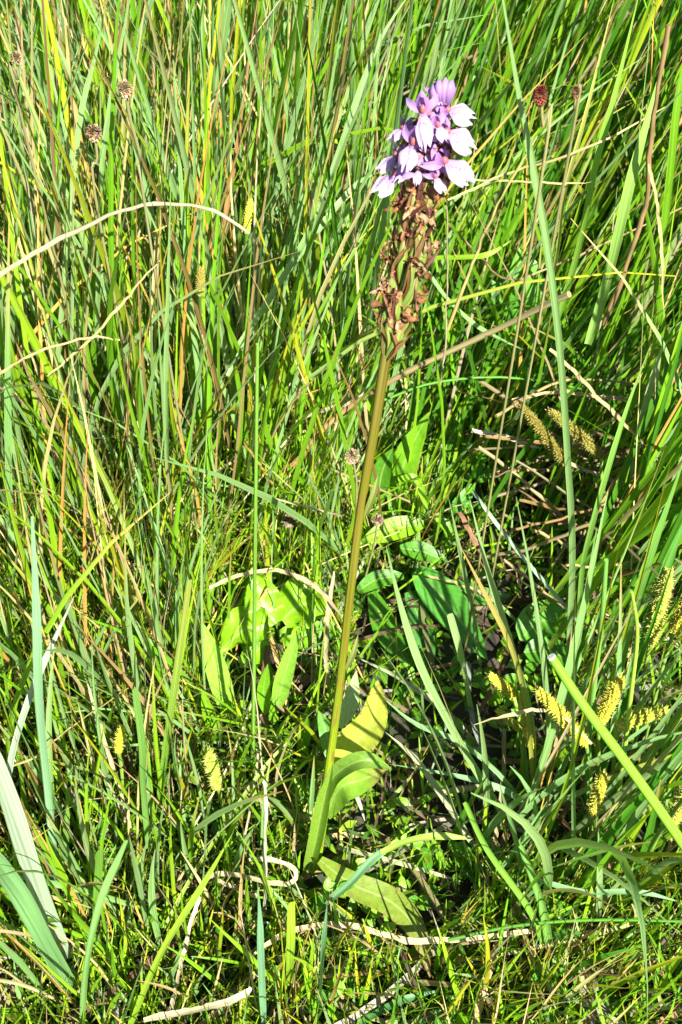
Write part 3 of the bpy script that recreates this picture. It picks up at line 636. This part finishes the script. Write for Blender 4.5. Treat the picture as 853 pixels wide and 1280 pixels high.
plant('rosette of wavy yellow-green leaves left of the orchid stem', 'leafy plant', 'basal_rosette', (348, 790), [
 ([(345, 780), (330, 755), (318, 716)], 'F', .03, .045, 58, YG, 'lance', .3),
 ([(352, 775), (380, 755), (414, 770)], 'F', .03, .035, 70, YG, 'lance', .3),
 ([(335, 790), (310, 785), (276, 812)], 'F', .03, .035, 62, YG, 'lance', .3),
 ([(350, 795), (375, 795), (400, 790)], 'F', .02, .02, 40, LG, 'lance', .3),
 ([(340, 780), (345, 760), (350, 725)], 'F', .02, .025, 34, LG, 'lance', .3),
 ([(335, 800), (320, 815), (300, 835)], 'F', .025, .02, 36, YG, 'lance', .3)])
plant('long pointed lime leaves below the wavy rosette', 'leafy plant', 'broad_leaved_herb', (330, 905), [
 ([(290, 905), (272, 840), (252, 776)], 'U', .01, .015, 30, (.22, .42, .05), 'lance', .03),
 ([(345, 890), (356, 845), (375, 782)], 'U', .01, .01, 24, (.2, .41, .04), 'lance', .03),
 ([(278, 930), (262, 895), (253, 862)], 'U', .01, .0, 18, YG, 'lance', .03),
 ([(345, 905), (330, 870), (335, 830)], 'U', .01, .0, 20, LG, 'lance', .03),
 ([(375, 950), (384, 920), (385, 895)], 'U', .0, .0, 18, LG, 'lance', .03)])

# low creeping herbs with paired leaves
HERBS = [(355, 985, 'small paired-leaved herb immediately left of the orchid base'), (470, 1110, 'creeping herb right of the orchid base above the cream blade'), (555, 1085, 'creeping herb in front of the dark hollow right of the orchid base'),
 (590, 470, 'leafy herb below the cut end of the slanting stem'), (545, 450, 'leafy herb directly right of where the slanting stem meets the orchid'), (610, 645, 'pale small-leaved herb right of the three-leaved shoot'),
 (640, 880, 'small herb in shade left of the yellow spikes'), (450, 1215, 'creeping herb at the bottom below the cream blade'), (560, 1240, 'creeping herb at the bottom right of the drooping orchid leaf'),
 (720, 1230, 'round-leaved creeping herb at bottom right'), (820, 1020, 'leafy herb beside the thick cut stalk at the right edge'), (600, 1130, 'creeping herb left of the forked cut shoot'), (400, 1180, 'creeping herb under the left end of the cream blade'),
 (430, 800, 'small dark herb touching the orchid stem midway down'), (500, 880, 'small herb behind the upright orchid leaf'), (740, 470, 'leafy herb among the horizontal brown stems'), (160, 1000, 'small-leaved herb in the lower left grass'), (250, 1010, 'small-leaved herb below the small yellow spike')]
def build_herbs():
    for px, py, lab in HERBS:
        f = at_z(px, py, 0); f[2] = gz(f[0], f[1]); t = thing('creeping_herb', f, lab, 'creeping herb', 'low creeping herbs')
        for k in range(4):
            az = rs.rand()*6.283; L = rs.uniform(.018, .04); P = free_blade(f, az, rs.uniform(.3, 1.0), .5, L, 7)
            x_, y_, d_ = project(P)
            g = Geo(); tube(g, P, np.full(7, .0005), vary((.14, .24, .05)), k=4, cap=False); g.obj('stem', M_STEM, t)
            for j in range(2, 7):
                for s_ in (-1, 1):
                    a2 = az+s_*1.3+rs.normal(0, .3)+j*.9; l = rs.uniform(.006, .0115)*(1.1-.06*j)
                    Q = free_blade(P[j], a2, rs.uniform(.8, 1.4), .5, l, 6); g = Geo()
                    leaf_surface(g, Q, l*rs.uniform(.4, .62), vary([MG, LG, YG][rs.randint(3)], .12), (rs.normal(0, .2), -.3, 1), 'ovate', m=5); g.obj('leaf', M_LEAF, t)
build_herbs()

# ------------------------------------------------------------ yellow sedge spikes
def spike_geo(a, b, r, col, k=150, bloom=1.0):
    g = Geo(); P = smooth_curve([a, (a+b)/2+np.array([0, 0, .0006]), b], 9); t = np.linspace(0, 1, 9)
    prof = np.sin(np.pi*np.clip(t*.86+.1, 0, 1))**.5
    tube(g, P, r*.62*prof, vary(np.array(col)*.75), k=8)
    T, s, n = frame(P, (0, -.6, .8))
    L = np.linalg.norm(b-a)
    for i in range(k):
        u = (i+.5)/k; f = u*8; j = min(int(f), 7); c = P[j]*(1-(f-j))+P[j+1]*(f-j); an = i*2.39996+rs.normal(0, .15)
        rad = nrm(s[j]*math.cos(an)+n[j]*math.sin(an)); pr = np.interp(u, t, prof)
        tip = nrm(rad+T[j]*(.55+.9*(u > .9))); sd_ = nrm(np.cross(tip, T[j])); up = np.cross(sd_, tip)
        q = c+rad*r*.55*pr; h = r*rs.uniform(.30, .48); w_ = r*.2
        V = [q-sd_*w_, q-up*w_, q+sd_*w_, q+up*w_, q+tip*h*.55+sd_*w_*.6, q+tip*h*1.25]
        V = np.array([V[0], V[1], V[2], V[3], q+tip*h+sd_*w_*.12, q+tip*h+up*w_*.12, q+tip*h-sd_*w_*.12, q+tip*h-up*w_*.12])
        cc = np.tile(np.r_[vary(col, .18), .12*rs.rand()], (8, 1)); cc[4:, :3] *= 1.25
        g.add(V, [[0, 1, 7, 6], [1, 2, 4, 7], [2, 3, 5, 4], [3, 0, 6, 5]], np.tile([rs.randint(99)+.3, rs.rand()], (8, 1)), cc)
        if rs.rand() < .6:   # a pale stigma thread
            e = q+tip*h*1.0; e2 = e+nrm(tip+rs.normal(0, .6, 3))*r*.30; th = r*.035
            g.add(np.array([e-sd_*th, e+sd_*th, e2+sd_*th*.4, e2-sd_*th*.4]), [[0, 1, 2, 3]], np.tile([.3, 0.], (4, 1)), np.tile([.5, .42, .16, 0], (4, 1)))
    return g
YS = (.46, .43, .04); OC = (.26, .20, .03)
SPK = [((733, 930), (672, 862), .10, 23, YS, (742, 1060), 'yellow sedge spike pointing up left behind the thick cut stalk'),
 ((748, 906), (776, 848), .11, 24, YS, (745, 1060), 'yellow sedge spike standing right of the thick cut stalk'),
 ((770, 908), (834, 887), .11, 22, YS, (760, 1060), 'yellow sedge spike lying level at far lower right'),
 ((741, 1018), (754, 968), .07, 20, YS, (735, 1060), 'small yellow sedge spike lowest under the cut stalk'),
 ((643, 872), (612, 843), .06, 18, YS, (660, 1020), 'short yellow spike furthest left of the right-hand cluster'),
 ((665, 935), (652, 868), .06, 17, YS, (668, 1030), 'narrow yellow spike left of the thick cut stalk'),
 ((650, 912), (622, 888), .05, 15, YS, (664, 1030), 'small yellow spike half behind the drooping pale blade'),
 ((712, 586), (650, 505), .10, 19, OC, (720, 760), 'longer ochre sedge spike among the horizontal brown stems'),
 ((752, 570), (688, 514), .11, 18, OC, (748, 760), 'ochre sedge spike right of the longer one'),
 ((812, 806), (836, 712), .10, 24, (.34, .38, .06), (790, 960), 'large greenish yellow spike near the right edge'),
 ((842, 790), (868, 735), .10, 22, YS, (800, 960), 'yellow spike cut off by the right edge'),
 ((838, 1032), (862, 985), .07, 22, (.36, .38, .06), (800, 1100), 'greenish spike at the right edge above the stalk'),
 ((272, 985), (260, 938), .04, 22, (.40, .42, .06), (285, 1060), 'yellow-green spike left of the orchid base'),
 ((250, 368), (252, 335), .2, 14, OC, (252, 560), 'small ochre spike in the left tussocks under the arching stem'),
 ((308, 290), (313, 250), .2, 13, YS, (300, 520), 'small yellow spike at the end of the arching stem'),
 ((148, 940), (153, 908), .06, 16, YS, (160, 1030), 'faint yellow spike in the lower left tussock')]
def build_spikes():
    for a, b, z, w, col, foot, lab in SPK:
        A = at_z(*a, z); f = at_z(*foot, 0); Bp = at_y(*b, A[1]+.006)
        sp_ = smooth_curve([A, Bp], 6); q_ = project(sp_); note(q_[0], q_[1], q_[2], 14, 0, .9)
        t = thing('sedge_flower_stalk', f, lab, 'sedge spike', 'yellow sedge spikes')
        r = float(w/2/F*project(A)[2][0])
        n_ = int(np.clip(420*np.linalg.norm(Bp-A)/.03, 160, 480))
        col = tuple(np.array(col)*rs.uniform(.75, 1.05)*np.array([rs.uniform(.85, 1.05), 1, 1])); r *= rs.uniform(.88, 1.05)
        spike_geo(A, Bp, r, col, int(n_*rs.uniform(.7, 1))).obj('spike', M_SPIKE, t)
        g = Geo(); Q = smooth_curve([f, f*.4+A*.6+np.array([0, .004, .006]), A], 10); tube(g, Q, np.full(10, .0009), vary((.16, .28, .04)), k=6); g.obj('stalk', M_STEM, t)
build_spikes()

# ------------------------------------------------------------ brown seed heads
def seed_geo(c, r, elong, col, k=110):
    g = Geo()
    for i in range(k):
        z = 1-2*(i+.5)/k; an = i*2.39996; d = np.array([math.sqrt(1-z*z)*math.cos(an), math.sqrt(1-z*z)*math.sin(an), z]); q = c+d*np.array([1, 1, elong])*r*.7
        d2 = nrm(d+rs.normal(0, .3, 3)); s_ = nrm(np.cross(d2, [.1, .2, 1])); u_ = np.cross(s_, d2); h = r*rs.uniform(.25, .5); w_ = r*.17
        V = np.array([q-s_*w_-d*r*.3, q+s_*w_-d*r*.3, q+s_*w_+d2*h*.5+u_*w_*.5, q-s_*w_+d2*h*.5+u_*w_*.5, q+s_*w_*.3+d2*h, q-s_*w_*.3+d2*h])
        g.add(V, [[0, 1, 2, 3], [3, 2, 4, 5]], np.tile([rs.randint(99)+.4, rs.rand()], (6, 1)), np.tile(np.r_[vary(np.array(col)*.7, .4), .2*rs.rand()], (6, 1)))
    return g
SEEDS = [(157, 112, .30, 12, 1.2, (.42, .30, .17), [(163, 150), (176, 200), (186, 290)], 'round brown plantain seed head, upper of two at the top left'),
 (118, 166, .27, 12, 1.1, (.36, .24, .13), [(122, 200), (125, 280)], 'brown seed head half behind a blade, lower of two at top left'),
 (441, 571, .12, 11, 1.2, (.40, .30, .18), [(444, 590), (446, 620)], 'dry brown seed head touching the orchid stem on its left'),
 (362, 651, .06, 11, 1.0, (.26, .19, .12), [(362, 680), (358, 740)], 'greyish dry seed head left of the orchid stem'),
 (472, 650, .07, 9, 1.0, (.34, .25, .15), [(468, 680), (455, 730)], 'small dry seed head just right of the orchid stem'),
 (676, 120, .33, 11, 1.8, (.30, .06, .04), [(678, 160), (676, 230)], 'dark red seed head right of the flower head'),
 (720, 115, .32, 7, 1.8, (.26, .13, .06), [(718, 140), (710, 200)], 'small brown seed head right of the dark red one'),
 (20, 72, .30, 9, 1.1, (.34, .24, .13), [(24, 100), (30, 160)], 'dark twisted seed head near the top left corner')]
def build_seeds():
    for px, py, z, w, el, col, st, lab in SEEDS:
        c = at_z(px, py, z); w = w*.85; r = float(w/F*project(c)[2][0]); q_ = project(c); note(q_[0], q_[1], q_[2], 13, 0, .9); Q = [c]+[at_y(x, y, c[1]) for x, y in st]; Q[-1] = Q[-1]; foot = Q[-1].copy()
        foot = np.array([Q[-1][0], Q[-1][1], gz(Q[-1][0], Q[-1][1])]); Q.append(foot)
        t = thing('dry_seed_head', foot, lab, 'seed head', 'dry seed heads')
        seed_geo(c, r, el, col).obj('head', M_WITHER, t)
        g = Geo(); tube(g, smooth_curve(Q[::-1], 14), np.full(14, .00055), vary((.22, .20, .08)), k=6); g.obj('stalk', M_DEAD, t)
build_seeds()

# ------------------------------------------------------------ the orchid
def build_orchid():
    root = thing('spotted_orchid', OP[0], 'tall marsh orchid with pale purple flowers above a withered brown spike', 'orchid')
    SC = smooth_curve(OP, 60); t = np.linspace(0, 1, 60)
    wpx = np.interp(t, [0, .10, .19, .45, .58, .64, .75, 1], [14, 15, 11, 11.5, 14, 15, 13, 9])
    R = pxw(SC, wpx)/2.1
    lo, mid, hi = np.array((.20, .34, .010)), np.array((.100, .098, .005)), np.array((.066, .042, .006))
    tt = t[:, None]; c = np.where(tt < .35, lo*(1-tt/.35)+mid*tt/.35, mid*(1-(tt-.35)/.65)+hi*(tt-.35)/.65)
    g = Geo(); tube(g, SC, R, c, wear=.30, k=18, ridge=.10); g.obj('stem', M_STEM, root)
    def S_(u): # point on the stem
        f = u*59; i = min(int(f), 58); return SC[i]*(1-(f-i))+SC[i+1]*(f-i)
    axis = nrm(SC[-1]-SC[40])
    # leaves and sheaths
    def lf(pts, mode, a, b, w, col, shape='lance', cup=.25, wave=.05, wear=.1, tipcol=None, label=None):
        P = trace(pts, mode, a, b, 17, 11, 0, .9); g = Geo(); leaf_surface(g, P, float(pxw(P, w).mean()), col, CAMV(P)+np.array([0, 0, .25]), shape, cup=cup, wave=wave, wear=wear, tipcol=tipcol, m=9)
        o = g.obj('leaf', M_LEAF, root)
        if label: o['label'] = label
    zA = float(OP[2][2])
    lf([(416, 962), (440, 935), (466, 900), (473, 850)], 'U', .035, .012, 46, (.40, .44, .06), 'ovate', .35, .03, .17, label='upright yellowish leaf with dark specks')
    lf([(408, 1020), (425, 985), (452, 975), (484, 962)], 'U', .02, .004, 44, (.19, .36, .03), 'lance', .3, .05, .1, (.28, .16, .06), label='green leaf with a browned tip')
    lf([(404, 1000), (420, 968), (455, 950), (490, 962)], 'U', .03, -.002, 22, (.13, .24, .03), 'strap', .5, .04, .12)
    lf([(385, 1092), (395, 1050), (404, 1005), (416, 955)], 'U', .0, .004, 19, (.16, .28, .025), 'strap', .9, .0, .05)
    lf([(412, 950), (408, 915), (398, 888)], 'U', .04, .02, 20, (.09, .25, .03), 'lance')
    lf([(424, 910), (438, 880), (446, 838)], 'U', .05, .03, 22, (.34, .44, .2), 'lance', .2, .03, .12)
    lf([(400, 1075), (440, 1105), (490, 1128), (522, 1165), (538, 1222)], 'F', .025, .018, 38, (.15, .22, .02), 'lance', .1, .08, .23, (.32, .24, .1), label='drooping yellow-green leaf with brown spots')
    # small clasping bract halfway up the stem
    for u, s_ in ((.46, 1), (.30, 1), (.655, -1)):
        b = S_(u); tip = b+axis*.014+np.array([s_*.0035, -.002, 0]); g = Geo(); P = smooth_curve([b+np.array([s_*.0015, -.001, -.004]), (b+tip)/2+np.array([s_*.0012, -.002, 0]), tip], 9)
        leaf_surface(g, P, .0026, (.16, .19, .04), (0, -.7, .5), 'lance', cup=.7); g.obj('stem_leaf', M_LEAF, root)

    VX = np.array([1., 0, 0]); VF = nrm(np.array([0, -.80, .60]))     # right, and out of the spike toward the viewer
    def around(a, up):     # direction around the spike: a = 0 toward the viewer, + to the right
        out = VX*math.sin(a)+np.array([0, -1, .25])*math.cos(a); out = nrm(out-axis*np.dot(out, axis)); return nrm(out*math.cos(up)+axis*math.sin(up)), out
    def pod(u, a, L=.015, rad=.0018, wither=True, purple=False):
        b = S_(u); d, out = around(a, 1.18); r0 = .0012
        p0 = b+out*r0; P = smooth_curve([p0, p0+axis*L*.5+out*.0026, p0+axis*L+out*.0030], 11)
        P = P + np.outer(np.sin(np.linspace(0, 3, 11))*.0004, VX)
        tt = np.linspace(0, 1, 11); g = Geo()
        cg = vary((.13, .19, .03), .12); ct = vary((.15, .06, .025)); cc = cg*(1-np.clip(tt*1.6-.8, 0, 1)[:, None])+ct*np.clip(tt*1.6-.8, 0, 1)[:, None]
        if purple: cc = cc*.4+np.array([.30, .12, .16])*.6
        tube(g, P, rad*np.sin(np.pi*np.clip(tt*.8+.14, 0, 1))**.6, cc, wear=.2, k=12, ridge=.13)
        o = g.obj('seed_pod', M_STEM, root)
        # bract below it
        for q in range(2 if wither else 1):
            g = Geo(); e = p0+axis*L*rs.uniform(.5, 1.0)+out*rs.uniform(.004, .009)+np.cross(axis, out)*rs.normal(0, .003)
            Q = smooth_curve([p0-axis*.002, p0+axis*L*.35+out*.0042, e], 9)
            leaf_surface(g, Q, rs.uniform(.0015, .0028), vary([(.10, .03, .025), (.17, .08, .03), (.14, .11, .03)][rs.randint(3)], .2), out+rs.normal(0, .3, 3), 'lance', cup=.6, wave=.1, wear=.2, m=5); g.obj('bract', M_WITHER, o)
        if wither:
            for q in range(5):
                g = Geo(); n = 13; s0 = P[-1]+rs.normal(0, .0012, 3); W = [s0]; dr = nrm(out*.9+axis*rs.uniform(-.5, .6)+rs.normal(0, .6, 3))
                for _ in range(n-1):
                    dr = nrm(dr+rs.normal(0, .55, 3)-axis*.08); W.append(W[-1]+dr*rs.uniform(.0004, .0010))
                W = smooth_curve(np.array(W), n)
                cw = vary([(.30, .16, .06), (.20, .09, .035), (.30, .19, .10), (.12, .05, .02)][rs.randint(4)], .2)
                leaf_surface(g, W, rs.uniform(.0011, .0026), cw, out+rs.normal(0, .5, 3), 'strap', cup=.7, wave=.5, wear=.16, m=5)
                g.obj('withered_petal', M_WITHER, o)
        return P[-1]
    # the withered zone, bottom to top, spiralling round the stem
    lay = [(.632, .45), (.638, -.5), (.652, 1.3), (.66, -1.3), (.675, -.25), (.70, .9), (.715, -1.5), (.73, .1), (.75, -.7), (.755, 1.4), (.775, .5), (.785, -1.2), (.80, 0), (.815, 1.0), (.825, -.6), (.84, .35), (.85, 1.5), (.86, -1.2), (.87, -.2), (.885, .8), (.895, -.7), (.70, 2.6), (.74, 3.3), (.78, 2.5), (.82, 3.4), (.86, 2.7)]
    for u, a in lay: pod(u, a+rs.normal(0, .1), L=rs.uniform(.0125, .017))
    for u, a in [(.905, .3), (.915, 1.2), (.92, -1.1), (.925, .75)]: pod(u, a, L=.013, rad=.0017, purple=u > .915)

    # open flowers: (throat pixel, distance from the spike's line toward the viewer, lip direction on the picture, facing, size)
    PW = (.50, .36, .54); PP = (.34, .19, .43); PD = (.28, .13, .35)
    def petal(P, w, col, nv, shape, parent, name, wave=.05, cup=.2, wear=0.0, base=None, m=7):
        g = Geo(); n = len(P); leaf_surface(g, P, w, col, nv, shape, cup=cup, wave=wave, wear=wear, m=m)
        if base is not None:
            cc = g.c[-1]; k = np.clip(1-np.repeat(np.linspace(0, 1, n), m)*2.2, 0, 1)[:, None]; cc[:, :3] = cc[:, :3]*(1-k)+np.array(base)*k
        return g.obj(name, M_PETAL, parent)
    def lip_geo(o, x, f, dwn, W, L, col):
        """three-lobed lip hanging from the throat: o origin, x across, f out of the flower, dwn down its length"""
        g = Geo(); n, m = 15, 15; V = []; cc = []; uv = []
        for i in range(n):
            v = i/(n-1)
            for j in range(m):
                a = -1+2*j/(m-1)
                hw = .18+.82*min(1, v/.45)**.85
                if v > .55: hw *= 1-.35*((v-.55)/.45)**1.6
                edge = .94-.20*math.exp(-((abs(a)-.36)/.13)**2)-(0.20*max(0, abs(a)-.6))+.14*math.exp(-(a/.2)**2)+.05*math.sin(a*31+o[0]*900)
                vv = v*edge
                z = .13*math.sin(a*7+v*4+o[2]*300)*v-.50*abs(a)**1.5*v+.22*math.sin(v*2.6+o[0]*200)+.05*math.sin(a*23+v*9)*v
                V.append(o+x*(a*hw*W/2)+dwn*(vv*L)+f*(z*W*.55))
                k = max(0, 1-v*1.6)*.7; c_ = np.array(col)*(1-k)+np.array(PD)*k
                sp = 1.0 if .12 < v < .72 and abs(a) < .62 else 0.0
                cc.append([*c_, sp]); uv.append([a*.5+.5+o[0]*99, v+o[2]*77])
        g.add(V, gf(n, m), uv, cc); return g
    def flower(px, py, off, ldir, face, size, u_att, spurl=.007, hood=True, col=PW, sep=1.0, lipw=1.0, lipl=1.0):
        ymid = float(np.interp(py, [150, 450], [SC[-1][1], S_(.7)[1]]))
        o = at_y(px, py, ymid-off)
        f = nrm(VX*math.sin(face)+VF*math.cos(face)*.9+np.array([0, 0, .1]))        # where the flower looks
        dn = VX*ldir[0]+np.array([0, -.45, -.89])*ldir[1]*.9+f*.35; dn = nrm(dn); x = nrm(np.cross(dn, f)); f2 = nrm(np.cross(x, dn)); up = -dn
        s = size*.0098
        # ovary from the axis, and the spur behind
        g = Geo(); b = S_(u_att); P = smooth_curve([b, b+axis*.006+(o-b)*.35, o-f*s*.22], 10); tube(g, P, np.linspace(.0013, .0011, 10), np.linspace(0, 1, 10)[:, None]*np.array([.34, .12, .22])+(1-np.linspace(0, 1, 10)[:, None])*np.array([.22, .20, .08]), wear=.1, k=8)
        fo = g.obj('flower', M_STEM, root)
        g = Geo(); P = smooth_curve([o-f*s*.05, o-f*s*.35+dn*s*.15, o-f*s*.5+dn*s*.75], 8); tube(g, P, s*np.linspace(.13, .07, 8), PP, wear=0, k=8); g.obj('spur', M_PETAL, fo)
        lip_geo(o, x, f2, dn, s*.80*lipw, s*.92*lipl, col).obj('lip', M_PETAL, fo)
        # side sepals, spread and raised like wings
        for q in (-1, 1):
            P = smooth_curve([o-f*s*.1, o+x*q*s*.34+up*s*.26+f*s*.02, o+x*q*s*.52+up*s*.54-f*s*.12], 9)
            petal(P, s*.28*sep, vary(PP, .06), f+x*q*.4, 'lance', fo, 'sepal', base=PD, cup=.3)
        if hood:
            P = smooth_curve([o-f*s*.12, o+up*s*.36+f*s*.05, o+up*s*.66+f*s*.22], 9); petal(P, s*.36, vary(PP, .06), f, 'lance', fo, 'hood', base=PD, cup=-.5)
            for q in (-1, 1):
                P = smooth_curve([o-f*s*.08+x*q*s*.1, o+up*s*.26+x*q*s*.14+f*s*.12, o+up*s*.5+x*q*s*.04+f*s*.30], 9); petal(P, s*.26, vary(PD, .08), f+x*q, 'lance', fo, 'petal', cup=.3)
        # anther column in the throat
        g = Geo(); tube(g, smooth_curve([o-f*s*.05, o+up*s*.12+f*s*.08, o+up*s*.22+f*s*.12], 6), [s*.09, s*.11, s*.1, s*.09, s*.07, s*.03], (.30, .08, .08), wear=0, k=8); g.obj('column', M_STEM, fo)
    flower(562, 138, .006, (.85, .40), .75, .92, .975)
    flower(529, 140, .013, (.10, 1.0), -.10, .92, .955, lipw=.72, lipl=1.35)
    flower(561, 166, .010, (.75, .62), .70, 1.05, .95)
    flower(558, 203, .009, (.70, .72), .65, 1.12, .92)
    flower(516, 180, .014, (-.25, .95), -.25, .92, .92, lipw=.85)
    flower(503, 160, .004, (-.55, .7), -.8, .80, .935, lipw=.7, lipl=.8)
    flower(494, 194, .006, (-.6, .75), -.85, .82, .915, lipw=.8)
    flower(492, 218, .010, (-.62, .78), -.75, .92, .905)
    flower(536, 190, .006, (.1, .9), .1, .6, .93, lipw=.6, lipl=.7)
    flower(548, 158, .013, (.3, .9), .35, .72, .96, lipw=.7, lipl=.8)
    flower(524, 212, .008, (-.15, 1), 0, .6, .91, lipw=.6, lipl=.9)
    flower(548, 118, .004, (.2, .9), .2, .62, .985, lipw=.6, lipl=.6)
    flower(508, 205, .010, (-.4, .9), -.4, .7, .905, lipw=.9)
    flower(545, 222, .008, (.35, .9), .3, .62, .90, lipw=.8)
    # closed buds at the tip
    for bx, by, tx, ty in [(551, 122, 548, 100), (558, 122, 566, 100), (546, 128, 541, 106), (554, 126, 557, 97)]:
        ym = SC[-1][1]-.003; P = smooth_curve([at_y(bx, by+8, ym), at_y((bx+tx)/2, (by+ty)/2, ym-.002), at_y(tx, ty, ym)], 9); g = Geo()
        tube(g, P, .0019*np.array([.6, .8, 1, 1, .95, .8, .6, .4, .15]), vary(PP, .1), wear=0, k=9, ridge=.12); g.obj('bud', M_PETAL, root)
build_orchid()

build_tussocks()
build_fill()
